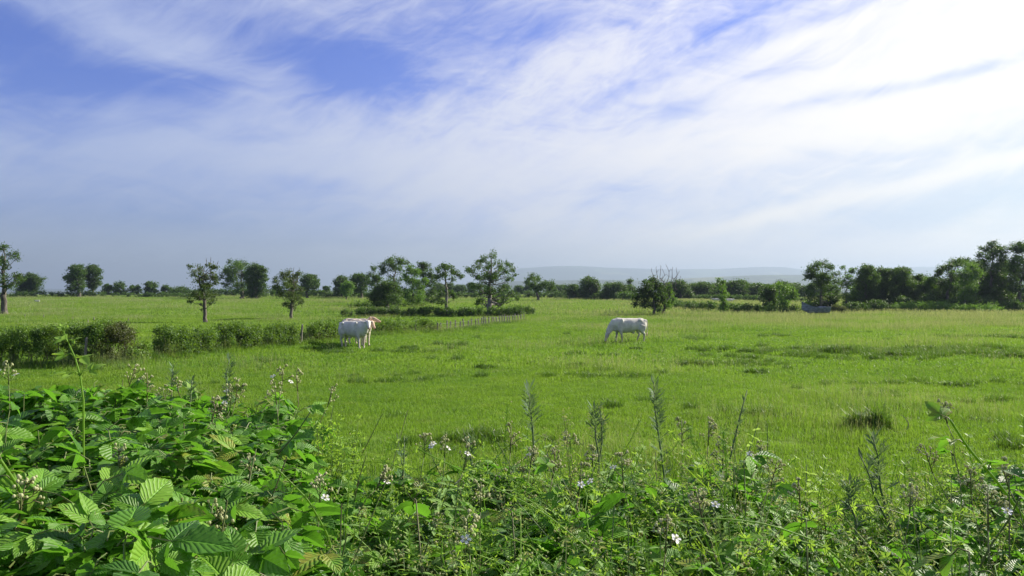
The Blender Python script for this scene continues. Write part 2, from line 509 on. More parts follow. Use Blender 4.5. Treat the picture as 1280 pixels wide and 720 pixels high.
cl = t.m('ADD', t.m('MULTIPLY', t.ss(dens, -.72, .45), .78), t.m('MULTIPLY', t.ss(dens, .05, .9), .22))
dots = t.vm('DOT_PRODUCT', dirv, tuple(sd))
glow = t.ss(dots, .08, .95)
ccol = t.mix(glow, (4.3, 5.1, 7.6), (11.0, 10.5, 9.6))
skyc = t.mix(1.0, sky.outputs[0], (.55, .68, 1.42), 'MULTIPLY')
skyc = t.vm('MINIMUM', skyc, (6.0, 6.9, 8.6))
base = t.mix(t.m('MULTIPLY', cl, .92), skyc, ccol)
hzf = t.m('EXPONENT', t.m('MULTIPLY', t.m('MAXIMUM', el, 0.0), -11.0))
hzc = t.mix(glow, (3.6, 4.3, 4.85), (10.2, 9.5, 7.7))
base = t.mix(t.m('MULTIPLY', hzf, .85), base, hzc)
bg = t.new('ShaderNodeBackground'); t.put(bg.inputs[0], base); bg.inputs[1].default_value = .05
wo = t.new('ShaderNodeOutputWorld'); t.l.new(bg.outputs[0], wo.inputs[0])

sc.view_settings.view_transform = 'Standard'; sc.view_settings.look = 'None'; sc.view_settings.gamma = 1; sc.view_settings.exposure = 1.17
sc.render.engine = 'CYCLES'
sc.cycles.use_denoising = True
try:
    sc.cycles.denoiser = 'OPENIMAGEDENOISE'; sc.cycles.denoising_prefilter = 'ACCURATE'
except Exception: pass
sc.cycles.max_bounces = 6; sc.cycles.diffuse_bounces = 3; sc.cycles.glossy_bounces = 2; sc.cycles.transmission_bounces = 4; sc.cycles.volume_bounces = 0
sc.cycles.use_adaptive_sampling = True; sc.cycles.adaptive_threshold = .015
sc.cycles.sample_clamp_indirect = 6

# ----------------------------------------------------------------------------- land
gm, t2 = new_mat('pasture')
t = t2
pos = t.new('ShaderNodeNewGeometry').outputs['Position']
px_, py_, pz_ = t.sep(pos)
n1 = t.noise(pos, .35, 6, .6); n2 = t.noise(pos, .045, 4, .5); n3 = t.noise(pos, 5.0, 5, .7)
f = t.m('ADD', t.m('MULTIPLY', n1, .5), t.m('ADD', t.m('MULTIPLY', n2, .3), t.m('MULTIPLY', n3, .2)))
c = t.mix(t.ss(f, .38, .62), (.050, .115, .008), (.120, .190, .014))
rr = t.vm('LENGTH', t.comb(px_, py_, 0.0))
vor = t.new('ShaderNodeTexVoronoi'); t.put(vor.inputs['Vector'], pos); vor.inputs['Scale'].default_value = .0042; vor.inputs['Randomness'].default_value = .9
fr = t.new('ShaderNodeValToRGB'); fr.color_ramp.interpolation = 'CONSTANT'
t.put(fr.inputs[0], t.sep(vor.outputs['Color'])[0])
e = fr.color_ramp.elements; e[0].color = (.02, .035, .012, 1); e[1].position = .35; e[1].color = (.06, .10, .03, 1)
for p_, c_ in ((.5, (.018, .032, .012)), (.62, (.11, .12, .05)), (.75, (.025, .045, .014)), (.85, (.05, .09, .03))):
    q = e.new(p_); q.color = (*c_, 1)
wood = t.ss(t.noise(pos, .0016, 5, .6), .46, .54)
farc = t.mix(wood, fr.outputs[0], (.02, .034, .013))
c = t.mix(t.ss(rr, 420, 700), c, farc)
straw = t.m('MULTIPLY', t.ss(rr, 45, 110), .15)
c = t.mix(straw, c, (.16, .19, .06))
pb = t.new('ShaderNodeBsdfPrincipled'); t.put(pb.inputs['Base Color'], c); pb.inputs['Roughness'].default_value = .95; pb.inputs['Specular IOR Level'].default_value = .1
bp = t.new('ShaderNodeBump'); bp.inputs['Distance'].default_value = .05; t.put(bp.inputs['Height'], n3); t.l.new(bp.outputs[0], pb.inputs['Normal'])
o_ = t.new('ShaderNodeOutputMaterial'); t.l.new(pb.outputs[0], o_.inputs[0])
M['ground'] = gm


def polar_sheet(name, radii, label):
    a = np.concatenate([np.linspace(-180, -48, 45)[:-1], np.linspace(-48, 48, 420), np.linspace(48, 180, 45)[1:-1]])
    a = np.radians(a); na = len(a); nr = len(radii)
    rr_, aa = np.meshgrid(radii, a, indexing='ij')
    x = rr_ * np.sin(aa); y = rr_ * np.cos(aa)
    V = np.stack([x, y, H(x, y)], -1).reshape(-1, 3)
    i, j = np.meshgrid(np.arange(nr - 1), np.arange(na), indexing='ij'); j2 = (j + 1) % na
    q = np.stack([i * na + j, (i + 1) * na + j, (i + 1) * na + j2, i * na + j2], -1).reshape(-1, 4)
    q = q[:, ::-1]
    mb = MB()
    if radii[0] < 1:
        mb.add(V, q)
    else:
        mb.add(V, q)
    return tag(mb.build(name, M['ground'], smooth=True), label, None, None, 'structure')


rad1 = np.concatenate([[.01], np.linspace(.5, 14, 40), np.geomspace(14.5, 320, 90)])
rad2 = np.geomspace(320, 12500, 170)
polar_sheet('ground', rad1, 'green pasture of cropped grass')
polar_sheet('hills', rad2, 'hazy wooded hills beyond the pasture')

# haze over the whole land
hm, th = new_mat('haze')
pv = th.new('ShaderNodeVolumePrincipled'); pv.inputs['Density'].default_value = 1.9e-4
pv.inputs['Color'].default_value = (.36, .45, .58, 1); pv.inputs['Anisotropy'].default_value = .35
oo = th.new('ShaderNodeOutputMaterial'); th.l.new(pv.outputs[0], oo.inputs['Volume'])
mb = MB(); X, ZB, ZT = 12900, -90, 262
mb.add([(-X, -X, ZB), (X, -X, ZB), (X, X, ZB), (-X, X, ZB), (-X, -X, ZT), (X, -X, ZT), (X, X, ZT), (-X, X, ZT)],
       [(0, 3, 2, 1), (4, 5, 6, 7), (0, 1, 5, 4), (1, 2, 6, 5), (2, 3, 7, 6), (3, 0, 4, 7)])
hz = mb.build('haze', hm); tag(hz, 'pale haze over the far land', None, None, 'stuff')

# ----------------------------------------------------------------------------- scattered stuff (grass, undergrowth)
def scatter(name, protos, P, rot, scl, idx, label):
    """one object: instances of the prototype meshes on points"""
    pc = bpy.data.collections.new(name + ' kinds')
    for i, (pn, me) in enumerate(protos):
        o = bpy.data.objects.new('%02d %s' % (i, pn), me); pc.objects.link(o)
    me = bpy.data.meshes.new(name); me.vertices.add(len(P)); me.vertices.foreach_set('co', np.asarray(P, float).ravel())
    a = me.attributes.new('rot', 'FLOAT_VECTOR', 'POINT'); a.data.foreach_set('vector', np.asarray(rot, float).ravel())
    a = me.attributes.new('scl', 'FLOAT', 'POINT'); a.data.foreach_set('value', np.asarray(scl, float))
    a = me.attributes.new('kind', 'INT', 'POINT'); a.data.foreach_set('value', np.asarray(idx, np.int32))
    ob = bpy.data.objects.new(name, me); COL.objects.link(ob)
    ng = bpy.data.node_groups.new(name, 'GeometryNodeTree')
    ng.interface.new_socket('Geometry', in_out='INPUT', socket_type='NodeSocketGeometry')
    ng.interface.new_socket('Geometry', in_out='OUTPUT', socket_type='NodeSocketGeometry')
    N = ng.nodes; Lk = ng.links
    gi = N.new('NodeGroupInput'); go = N.new('NodeGroupOutput')
    mp = N.new('GeometryNodeMeshToPoints'); ip = N.new('GeometryNodeInstanceOnPoints')
    ci = N.new('GeometryNodeCollectionInfo'); ci.inputs[0].default_value = pc; ci.inputs[1].default_value = True; ci.inputs[2].default_value = True

    def na(nm, dt):
        n = N.new('GeometryNodeInputNamedAttribute'); n.data_type = dt; n.inputs[0].default_value = nm; return n.outputs[0]
    Lk.new(gi.outputs[0], mp.inputs[0]); Lk.new(mp.outputs[0], ip.inputs['Points']); Lk.new(ci.outputs[0], ip.inputs['Instance'])
    ip.inputs['Pick Instance'].default_value = True
    Lk.new(na('kind', 'INT'), ip.inputs['Instance Index'])
    er = N.new('FunctionNodeEulerToRotation'); Lk.new(na('rot', 'FLOAT_VECTOR'), er.inputs[0])
    Lk.new(er.outputs[0], ip.inputs['Rotation']); Lk.new(na('scl', 'FLOAT'), ip.inputs['Scale'])
    Lk.new(ip.outputs[0], go.inputs[0])
    md = ob.modifiers.new('scatter', 'NODES'); md.node_group = ng
    tag(ob, label, None, None, 'stuff')
    return ob


M['grass'] = None
m, t = new_mat('grass')
at = t.new('ShaderNodeAttribute', attribute_name='tint').outputs['Fac']
pos = t.new('ShaderNodeNewGeometry').outputs['Position']
n1 = t.noise(pos, .30, 5, .6); n2 = t.noise(pos, .05, 3, .5)
f = t.m('ADD', t.m('MULTIPLY', t.ss(n1, .38, .62), .6), t.m('MULTIPLY', t.ss(n2, .40, .60), .4))
c = t.mix(f, (.048, .150, .010), (.185, .295, .020))
n4 = t.noise(pos, 2.6, 4, .65)
c = t.mix(t.m('MULTIPLY', t.ss(n4, .50, .66), .65), c, (.028, .085, .006))
c = t.mix(t.m('MULTIPLY', t.ss(t.noise(pos, 1.1, 4, .7), .55, .68), .7), c, (.22, .25, .06))
c = t.mix(t.m('MULTIPLY', t.ss(t.noise(pos, .16, 5, .65), .54, .66), .55), c, (.045, .12, .016))
c = t.mix(t.m('MULTIPLY', at, .5), c, (.23, .35, .035))
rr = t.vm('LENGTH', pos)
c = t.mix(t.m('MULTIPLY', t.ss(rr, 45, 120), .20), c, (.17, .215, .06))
pb = t.new('ShaderNodeBsdfPrincipled'); t.put(pb.inputs['Base Color'], c); pb.inputs['Roughness'].default_value = .55; pb.inputs['Specular IOR Level'].default_value = .25
tr = t.new('ShaderNodeBsdfTranslucent'); t.put(tr.inputs[0], t.mix(.5, c, (.24, .42, .03)))
mx = t.new('ShaderNodeMixShader'); mx.inputs[0].default_value = .42
t.l.new(pb.outputs[0], mx.inputs[1]); t.l.new(tr.outputs[0], mx.inputs[2])
oo = t.new('ShaderNodeOutputMaterial'); t.l.new(mx.outputs[0], oo.inputs[0])
M['grass'] = m
M['seed'] = leaf_mat('seed heads', (.14, .20, .07), (.19, .24, .10), (.26, .30, .15), .35, rough=.8, spec=.1)


def blades(mb, n, rad, h0, h1, wd, g, lean=.5, tint=None, mi=0, disc=True):
    r = rad * np.sqrt(g.uniform(0, 1, n)) if disc else np.abs(g.normal(0, rad * .5, n))
    a = g.uniform(0, 2 * PI, n)
    B = np.stack([r * np.cos(a), r * np.sin(a), np.full(n, -.02)], -1)
    h = g.uniform(h0, h1, n) * g.uniform(.7, 1.2, n)
    la = g.uniform(0, 2 * PI, n); lm = g.uniform(.1, 1, n) * lean
    ld = np.stack([np.cos(la), np.sin(la), np.zeros(n)], -1)
    wa = la + PI / 2 + g.normal(0, .5, n)
    wv = np.stack([np.cos(wa), np.sin(wa), np.zeros(n)], -1) * (wd * g.uniform(.6, 1.3, n))[:, None] * .5
    up = np.array([0, 0, 1.0])
    p1 = B + up * (h * .55)[:, None] + ld * (h * lm * .25)[:, None]
    p2 = B + up * (h * (1 - .3 * lm))[:, None] + ld * (h * lm)[:, None]
    V = np.stack([B - wv, B + wv, p1 + wv * .8, p1 - wv * .8, p2], 1).reshape(-1, 3)
    k = np.arange(n) * 5
    tt = np.repeat(np.clip(g.uniform(0, 1, n) if tint is None else g.normal(tint, .15, n), 0, 1), 5)
    mb.add(V, np.stack([k, k + 1, k + 2, k + 3], -1), np.stack([k + 3, k + 2, k + 4], -1), tt, mi)


def seedheads(mb, n, rad, h0, h1, wd, hd, g, mi=1):
    r = rad * np.sqrt(g.uniform(0, 1, n)); a = g.uniform(0, 2 * PI, n)
    B = np.stack([r * np.cos(a), r * np.sin(a), np.zeros(n)], -1)
    h = g.uniform(h0, h1, n); la = g.uniform(0, 2 * PI, n)
    ld = np.stack([np.cos(la) * .18, np.sin(la) * .18, np.ones(n)], -1)
    wa = g.uniform(0, PI, n); wv = np.stack([np.cos(wa), np.sin(wa), np.zeros(n)], -1) * wd
    T = B + ld * h[:, None]; E = T + ld * (hd * g.uniform(.6, 1.4, n))[:, None]
    V = np.stack([B - wv * .15, B + wv * .15, T + wv * .15, T - wv * .15, (T + E) / 2 + wv * .5, E, (T + E) / 2 - wv * .5], 1).reshape(-1, 3)
    k = np.arange(n) * 7
    tt = np.repeat(g.uniform(0, 1, n), 7)
    mb.add(V, np.concatenate([np.stack([k, k + 1, k + 2, k + 3], -1), np.stack([k + 2, k + 4, k + 5, k + 6], -1)]), None, tt, mi)


GM = [M['grass'], M['seed']]


def gpatch(nm, *parts, seed=0):
    g = np.random.default_rng(seed); mb = MB()
    for p in parts:
        if p[0] == 'b': blades(mb, *p[1:], g=g)
        else: seedheads(mb, *p[1:], g=g)
    return nm, mb.mesh(nm, GM)


def rough(x, y):
    """1 where the cattle leave coarse dark grass: a long strip at the right and scattered patches"""
    v = np.zeros(np.shape(x))
    for cx_, cy_, rx_, ry_, a in ((17.5, 36.5, 5.5, 2.2, 1), (13.5, 37.5, 2.5, 1.2, .9), (24, 35.5, 6, 1.6, 1), (22, 38.5, 3, 1.0, .8), (11, 25.5, 3, .6, .5), (9.2, 32, 2.2, .9, .6), (7.2, 33, 1.2, .6, .5),
                                 (-4, 27, 2.5, 1.2, .35), (3, 27, 2, .8, .5), (5.6, 18.2, 1.6, .8, .5), (-1.2, 15.6, 1.3, .7, .9), (-6, 38, 3, .8, .4), (14, 22, 3.5, .7, .45), (30, 46, 6, 1.5, .5)):
        v = np.maximum(v, a * np.exp(-((x - cx_) / rx_) ** 2 - ((y - cy_) / ry_) ** 2))
    w_ = .5 + .3 * np.sin(x * 1.9 + 2.2 * np.sin(y * 1.3)) + .3 * np.sin(y * 2.7 + 1.7 * np.sin(x * 1.1 + 1))
    return v * (.45 + .75 * w_) + .16 * (np.sin(x * .5 + 3) * np.sin(y * .8 + x * .2) > .75)


lush = [gpatch('coarse grass', ('b', 260, .22, .10, .30, .011), seed=31), gpatch('coarse grass', ('b', 260, .3, .08, .24, .012), ('s', 5, .25, .25, .4, .008, .06), seed=32)]
near = [gpatch('short grass', ('b', 420, .55, .05, .13, .009), seed=1), gpatch('short grass', ('b', 420, .55, .04, .11, .009), seed=2),
        gpatch('mixed grass', ('b', 360, .55, .07, .18, .009), ('s', 14, .5, .18, .38, .006, .05), seed=3),
        gpatch('long grass', ('b', 300, .5, .12, .28, .009), ('s', 22, .5, .25, .5, .007, .06), seed=4)]
mid = [gpatch('short grass', ('b', 420, 1.3, .06, .15, .026), seed=11), gpatch('short grass', ('b', 420, 1.3, .05, .12, .026), seed=12),
       gpatch('mixed grass', ('b', 360, 1.3, .08, .2, .026), ('s', 20, 1.3, .2, .36, .013, .08), seed=13),
       gpatch('long grass', ('b', 320, 1.2, .14, .3, .024), ('s', 60, 1.2, .2, .42, .016, .09), seed=14)]
farg = [gpatch('short grass', ('b', 380, 3.4, .08, .18, .08), seed=21), gpatch('short grass', ('b', 380, 3.4, .06, .15, .08), seed=22),
        gpatch('mixed grass', ('b', 340, 3.4, .1, .25, .08), ('s', 30, 3.3, .2, .36, .04, .12), seed=23),
        gpatch('long grass', ('b', 300, 3.2, .16, .32, .07), ('s', 90, 3.2, .25, .42, .045, .14), seed=24)]


def field_points(y0, y1, dens, g, xm=.78):
    A = xm * (y1 * y1 - y0 * y0); n = int(A * dens)
    y = np.sqrt(g.uniform(y0 * y0, y1 * y1, n)); x = g.uniform(-xm, xm, n) * y
    return x, y


def longness(x, y):
    """where the sward is left tall: patchy, and all along the right and the far side"""
    v = .5 + .22 * np.sin(x * .33 + 1.7 * np.sin(y * .21)) + .2 * np.sin(y * .47 + 1.3 * np.sin(x * .27 + 2)) + .12 * np.sin(x * 1.1 + y * .8)
    pxl = 640 + F * x / y
    return v - .22 + .5 * sstep((y - 38) / 30) * sstep((pxl - 650) / 250) + .15 * sstep((y - 60) / 40)


for nm, pr, (a_, b_, dn), sl in (('near', near, (9.0, 30.0, 6.0), (.8, 1.25)), ('mid', mid, (26.0, 85.0, 1.35), (.8, 1.2)), ('far', farg, (78.0, 250.0, .16), (.85, 1.2))):
    g = np.random.default_rng(len(nm) + 5)
    x, y = field_points(a_, b_, dn, g)
    n = len(x)
    lv = longness(x, y) + g.normal(0, .13, n)
    idx = np.where(lv < .38, 0, np.where(lv < .55, 1, np.where(lv < .8, 2, 3)))
    z = H(x, y)
    rot = np.stack([np.zeros(n), np.zeros(n), g.uniform(0, 2 * PI, n)], -1)
    names = {'near': 'short and seeding pasture grass closest to the bank', 'mid': 'pasture grass around the grazing cattle', 'far': 'pale pasture grass of the far fields'}
    scatter('grass', pr, np.stack([x, y, z], -1), rot, g.uniform(*sl, n), idx, names[nm])

for me_ in [p[1] for p in lush]: pass
g = np.random.default_rng(44)
x = g.uniform(-22, 34, 90000); y = g.uniform(11, 52, 90000)
rv = rough(x, y); ok = g.uniform(0, 1, 90000) < np.clip(rv, 0, 1) ** 1.4 * .36
x, y = x[ok], y[ok]; n = len(x)
LUSH = (x, y, n, g.uniform(.5, 1.25, n) * np.where(y > 30, 1.15, 1), g.integers(0, 2, n), g.uniform(0, 6.28, n))

# dark tussocks the cattle leave standing
def tussock(px, py, wpx, hpx, label, seed):
    D = dist(py); x = wx(px, D); z = Hf(x, D); k = D / F
    g = np.random.default_rng(seed); mb = MB()
    w_ = wpx * k * .5; h_ = hpx * k
    n = int(420 + 500 * min(1.5, w_))
    bw = max(.011, 1.0 * k)
    for q in range(7):
        rx_ = w_ * g.uniform(.25, .6); cx_ = g.uniform(-.75, .75) * w_; cy_ = g.uniform(-.35, .35) * w_
        hh_ = h_ * g.uniform(.7, 1.35) * (1 - .4 * abs(cx_) / w_)
        tb = MB(); blades(tb, n // 3, rx_, hh_ * .2, hh_ * 1.2, bw, g, lean=.85, tint=g.uniform(.05, .5), disc=False)
        mb.add(tb.v[0] + np.array([cx_, cy_, 0]), tb.f4[0], tb.f3[0], tb.t[0])
    root = mb.build('grass_tussock', [M['tuss'], M['seed']])
    root.location = (x, D, z); tag(root, label, 'tussock', 'dark tussocks in the pasture')


M['tuss'] = leaf_mat('tussock grass', (.022, .065, .006), (.045, .115, .010), (.09, .18, .018), .38, rough=.5)
for _, me_ in lush: me_.materials[0] = M['tuss']
x, y, n, sc_, ix_, rz_ = LUSH
scatter('grass', lush, np.stack([x, y, H(x, y)], -1), np.stack([np.zeros(n), np.zeros(n), rz_], -1), sc_, ix_, 'coarse darker grass in patches of the pasture')
for i, q in enumerate([
    (1086, 543, 66, 34, 'big dark grass tussock beside the bent dry twig'), (1052, 444, 60, 10, 'left one of the dark tussocks in the rough strip at the right'),
    (1112, 447, 50, 9, 'dark tussock in the middle of the rough strip at the right'), (1152, 438, 44, 9, 'small bright green tussock above the rough strip'),
    (1258, 447, 60, 9, 'dark tussock at the right edge of the photo'), (1185, 482, 70, 8, 'wide low tussock between the rough strip and the big dark tussock'),
    (944, 468, 38, 9, 'dark tussock halfway between the grazing cow and the rough strip'), (868, 456, 44, 9, 'bright tussock below and right of the grazing cow'),
    (793, 434, 20, 4, 'small tussock at the hind feet of the grazing cow'), (728, 461, 34, 8, 'tussock below and left of the grazing cow'),
    (600, 461, 40, 7, 'low tussock below the wooden fence posts'), (668, 457, 24, 5, 'small tussock under the end of the fence'),
    (512, 437, 34, 6, 'low tussock right of the standing cattle'), (608, 556, 50, 20, 'lush tussock just above the brambles'),
    (990, 528, 50, 7, 'low tussock left of the big dark tussock'), (1225, 530, 60, 8, 'low tussock right of the bent dry twig')]):
    tussock(*q, seed=300 + i)

# bent dry twig by the tussock
D = dist(546)
mb = MB(); pts = [(1098, 546, .02), (1112, 547, .03), (1126, 546, .05), (1135, 541, .1), (1136, 534, .22), (1131, 527, .33), (1126, 523, .38)]
P = [(wx(a, D), D, Hf(wx(a, D), D) + max(.02, (546 - b) / F * D)) for a, b, c_ in pts]
tube(mb, P, [.012, .012, .011, .01, .009, .007, .004], 6)
tag(mb.build('dry_twig', M['palebark']), 'thin bent dry twig sticking up beside the big dark tussock', 'twig')

# ----------------------------------------------------------------------------- hedges
def hedge(name, label, line, height, width, leaf, tau, mat='hedge', seed=0, rough=.18, group=None, rust=0.0, stems=True, cat='hedge', taper=.3):
    """line: list of (x, y). One thing: woody stems and foliage with a ragged top."""
    g = np.random.default_rng(seed + 77)
    L = np.array(line, float); seg = np.linalg.norm(np.diff(L, axis=0), axis=1); cum = np.concatenate([[0], np.cumsum(seg)]); tot = cum[-1]
    x0, y0 = L[0]; z0 = Hf(x0, y0)
    n = int(tau * tot * height / (leaf * leaf * .5 * .55) * (1 + width / height * .5))
    ncl = int(tot * height / .22 * max(1, .25 / leaf)) + 8
    ncl = int(tot * (height + width) / (.30 + leaf) ** 2) + 8
    s = g.uniform(0, tot, ncl)
    prof = 1 + rough * (np.sin(s * 1.1 + seed) * .5 + np.sin(s * 2.7 + seed * 2) * .35 + np.sin(s * .43 + 1) * .6 + g.normal(0, .25, ncl))
    ends = sstep(np.minimum(s, tot - s) / (height * taper) + .35)
    hh = height * prof * ends
    zz = g.uniform(0.03, 1, ncl) ** .65
    ang = g.uniform(-1, 1, ncl)
    ww = width * .5 * (1 - .25 * zz ** 3) * ends
    off = np.sign(ang) * np.abs(ang) ** .5 * ww
    cs = (.16 + leaf * .7) * g.uniform(.7, 1.4, ncl)
    ci = g.integers(0, ncl, n)

    def at(sv):
        return np.interp(sv, cum, L[:, 0]), np.interp(sv, cum, L[:, 1])
    cx, cy = at(s)
    i = np.clip(np.searchsorted(cum, s) - 1, 0, len(seg) - 1)
    d = np.diff(L, axis=0)[i] / seg[i][:, None]
    cx = cx - d[:, 1] * off; cy = cy + d[:, 0] * off
    cz = H(cx, cy) + zz * hh
    C = np.stack([cx[ci], cy[ci], cz[ci]], -1) + g.normal(size=(n, 3)) * cs[ci][:, None] * np.array([.6, .6, .55])
    gz = H(C[:, 0], C[:, 1]); C[:, 2] = np.maximum(C[:, 2], gz + .02)
    ct = g.uniform(.2, .7, ncl) + .12 * zz  # tint rises with height: sunlit hedge top put into the leaf colour
    tint = np.clip(ct[ci] + g.normal(0, .14, n), 0, 1)
    mi = (np.sin(cx * .9 + 3) * np.sin(cx * .37 + seed) > 1 - rust * 2).astype(int)[ci] if rust else np.zeros(n, int)
    fb = MB()
    cards(fb, C[mi == 0], leaf, tint[mi == 0], g)
    if (mi == 1).any(): cards(fb, C[mi == 1], leaf, tint[mi == 1], g, mi=1)
    if stems:
        wb = fb
        for sv in np.arange(.2, tot, .45 if leaf < .1 else 1.5):
            xx, yy = at(sv + g.uniform(-.1, .1)); zb = Hf(xx, yy)
            for _ in range(2):
                e = np.array([xx + g.normal(0, .2), yy + g.normal(0, .18), zb + height * g.uniform(.5, .9)])
                limb(wb, (xx, yy, zb - .1), e, .025, .008, g, 4, .15, 4, 2)
    return tag(fb.build(name, [M[mat], M['rust'], M['bark']], loc=(x0, y0, z0)), label, cat, group)


def pl_(*pp):
    return [(wx(a, dist(b)), dist(b)) for a, b in pp]


hedge('hedge', 'tall dark clipped hedge filling the left edge, ending in bronze leaves at a gap', [(wx(-260, 31.5), 30.5)] + pl_((-60, 456), (80, 456.5), (150, 456), (180, 454)), 1.50, 1.6, .075, 4.2, seed=1, rust=.06, rough=.06)
hedge('hedge', 'dark clipped hedge right of the gap, in front of the thin sparse tree', pl_((203, 450), (260, 443), (320, 436), (366, 431)), 1.10, 1.3, .08, 4.2, seed=2, rust=.06, rough=.06)
hedge('hedge', 'clipped hedge from the grey gatepost to behind the standing cattle', pl_((382, 429), (420, 425), (455, 421)), 1.0, 1.2, .085, 4, seed=3, rough=.07)
hedge('hedge', 'low ragged hedge right of the standing cattle, ending at the fence posts', pl_((466, 419.5), (500, 417), (545, 413.5)), .80, 1.0, .09, 2.8, seed=4, rough=.15)
hedge('hedge', 'long low dark hedge under the big airy tree', pl_((427, 396), (500, 396.5), (580, 397), (640, 396), (662, 394.5)), .76, 1.3, .12, 5.0, seed=5, rough=.02, mat='oak')  # darker leaf material paints in the shade on the side facing the camera
hedge('hedge', 'low clipped hedge left of the round dark bush', [(wx(437, 112), 112), (wx(475, 108), 108)], .8, 1, .16, 2.4, seed=6)
hedge('hedge', 'low hedge right of the round dark bush', [(wx(497, 112), 112), (wx(530, 122), 122)], 1.0, 1, .16, 2.4, seed=7)
hedge('hedge', 'thin far hedge along the horizon at the left', [(wx(-40, 205), 205), (wx(70, 214), 214), (wx(132, 216), 216)], 1.3, 1.4, .28, 2.6, seed=8, stems=False, rough=.25, mat='oak')
hedge('hedge', 'broken far hedge between the paired oaks and the sparse thin tree', [(wx(140, 215), 215), (wx(190, 214), 214), (wx(240, 205), 205)], 1.0, 1.4, .28, 2.0, seed=9, stems=False, rough=.3, mat='oak')
hedge('hedge', 'dark far hedge behind the sparse thin tree', [(wx(215, 236), 236), (wx(320, 220), 220), (wx(345, 218), 218)], 1.9, 1.6, .3, 3, seed=10, stems=False, mat='oak')
hedge('hedge', 'dark far hedge from the reddish tree to the cluster of trees', [(wx(352, 218), 218), (wx(400, 205), 205), (wx(465, 195), 195)], 1.6, 1.5, .28, 3, seed=11, stems=False, mat='oak')
hedge('hedge', 'far hedge behind the big airy tree', [(wx(535, 195), 195), (wx(600, 200), 200), (wx(650, 205), 205)], 1.2, 1.5, .28, 3, seed=12, stems=False, mat='oak')
hedge('hedge', 'dark far hedge under the group of bushy trees', [(wx(655, 206), 206), (wx(700, 196), 196), (wx(760, 176), 176), (wx(800, 160), 160)], 1.4, 1.5, .26, 3, seed=13, stems=False, mat='oak')
hedge('hedge', 'dark low hedge running past the narrow column tree', [(wx(838, 112), 112), (wx(870, 98), 98), (wx(930, 91), 91), (wx(1000, 88), 88)], .95, 1.2, .14, 3, seed=14, mat='oak')
hedge('hedge', 'far dark hedge at the foot of the wood', [(wx(835, 175), 175), (wx(930, 158), 158), (wx(1005, 142), 142)], 1.1, 1.3, .22, 3, seed=15, stems=False, mat='oak')
hedge('hedge', 'bright sunlit hedge at the foot of the woodland on the right', [(wx(1118, 93), 93), (wx(1160, 91), 91), (wx(1215, 89), 89), (wx(1252, 87), 87)], 1.0, 2.6, .13, 3.2, seed=16, mat='fresh', rough=.2)  # sunlight on this hedge is painted in by a lighter leaf material

g = np.random.default_rng(66); PX = []
for (a, b) in ((pl_((-60, 456), (80, 456.5), (150, 456), (183, 453)), 120), (pl_((200, 450), (260, 443), (320, 436), (368, 431)), 110), (pl_((382, 429), (420, 425), (455, 421)), 70), (pl_((466, 419.5), (500, 417), (545, 413.5)), 60),
               (pl_((547, 414.5), (600, 409), (655, 402)), 120), (pl_((427, 396), (580, 397), (662, 394.5)), 60)):
    L = np.array(a); u = g.uniform(0, len(L) - 1, b); k = np.minimum(u.astype(int), len(L) - 2); f_ = (u - k)[:, None]
    q_ = L[k] * (1 - f_) + L[k + 1] * f_; q_[:, 1] -= g.uniform(.35, 1.15, b); PX.append(q_)
PX = np.concatenate(PX); n = len(PX)
scatter('grass', near[2:] + lush, np.column_stack([PX, H(PX[:, 0], PX[:, 1])]), np.stack([np.zeros(n), np.zeros(n), g.uniform(0, 6.28, n)], -1), g.uniform(.8, 1.7, n), g.integers(0, 4, n), 'long grass growing into the foot of the hedges and the fence')

# ----------------------------------------------------------------------------- trees
def T(label, px, by, lobes, D=None, name='tree', **kw):
    D = D or dist(by)
    return make_tree(name, label, px, D, by, lobes, **kw)


T('old pollard with a swollen gnarled trunk at the left edge', 5, 394, [(4, 310, 8), (14, 319, 7), (22, 323, 4), (1, 324, 8), (8, 332, 6), (20, 345, 6), (27, 349, 5), (3, 352, 9), (12, 357, 7), (-12, 330, 10), (-20, 350, 10)],
  name='pollard_tree', trunk=.34, tau=1.2, mat='oak', bark='bark', seed=1, split=.25, leaf=.15)
T('rounded dark tree behind the old pollard', 40, 366, auto_lobes(38, 368, 342, 32, 2, 9, .05), D=225, leaf=.34, trunk=.3, seed=2, tau=2.6)
T('left oak of the far pair with touching crowns', 99, 372, auto_lobes(95, 372, 331, 27, 3, 12, .2), D=213, leaf=.34, trunk=.4, seed=3, tau=2.3, name='oak_tree', group='far pair of oaks')
T('right oak of the far pair with touching crowns', 116, 371, auto_lobes(115, 371, 331, 24, 4, 12, .25), D=218, leaf=.34, trunk=.35, seed=4, tau=2.3, name='oak_tree', group='far pair of oaks')
for i, (px, top, wd, lb) in enumerate([(134, 355, 16, 'low bushy tree just right of the far oak pair'), (150, 353, 20, 'wide low tree between the oak pair and the dark round one'),
                                       (168, 356, 18, 'low pale tree touching the dark round one'), (188, 351, 22, 'dark round tree alone on the left horizon'),
                                       (207, 356, 16, 'low tree right of the dark round one'), (226, 358, 22, 'flat line of low trees left of the sparse thin tree'),
                                       (346, 357, 16, 'low distant tree behind the reddish sparse one'), (408, 357, 14, 'low distant tree right of the reddish sparse one')]):
    T(lb, px, 368, auto_lobes(px, 370, top, wd, 10 + i, 7, 0), D=260, leaf=.42, trunk=.25, seed=10 + i, tau=2.4, twigs=False, group='low trees along the left horizon')
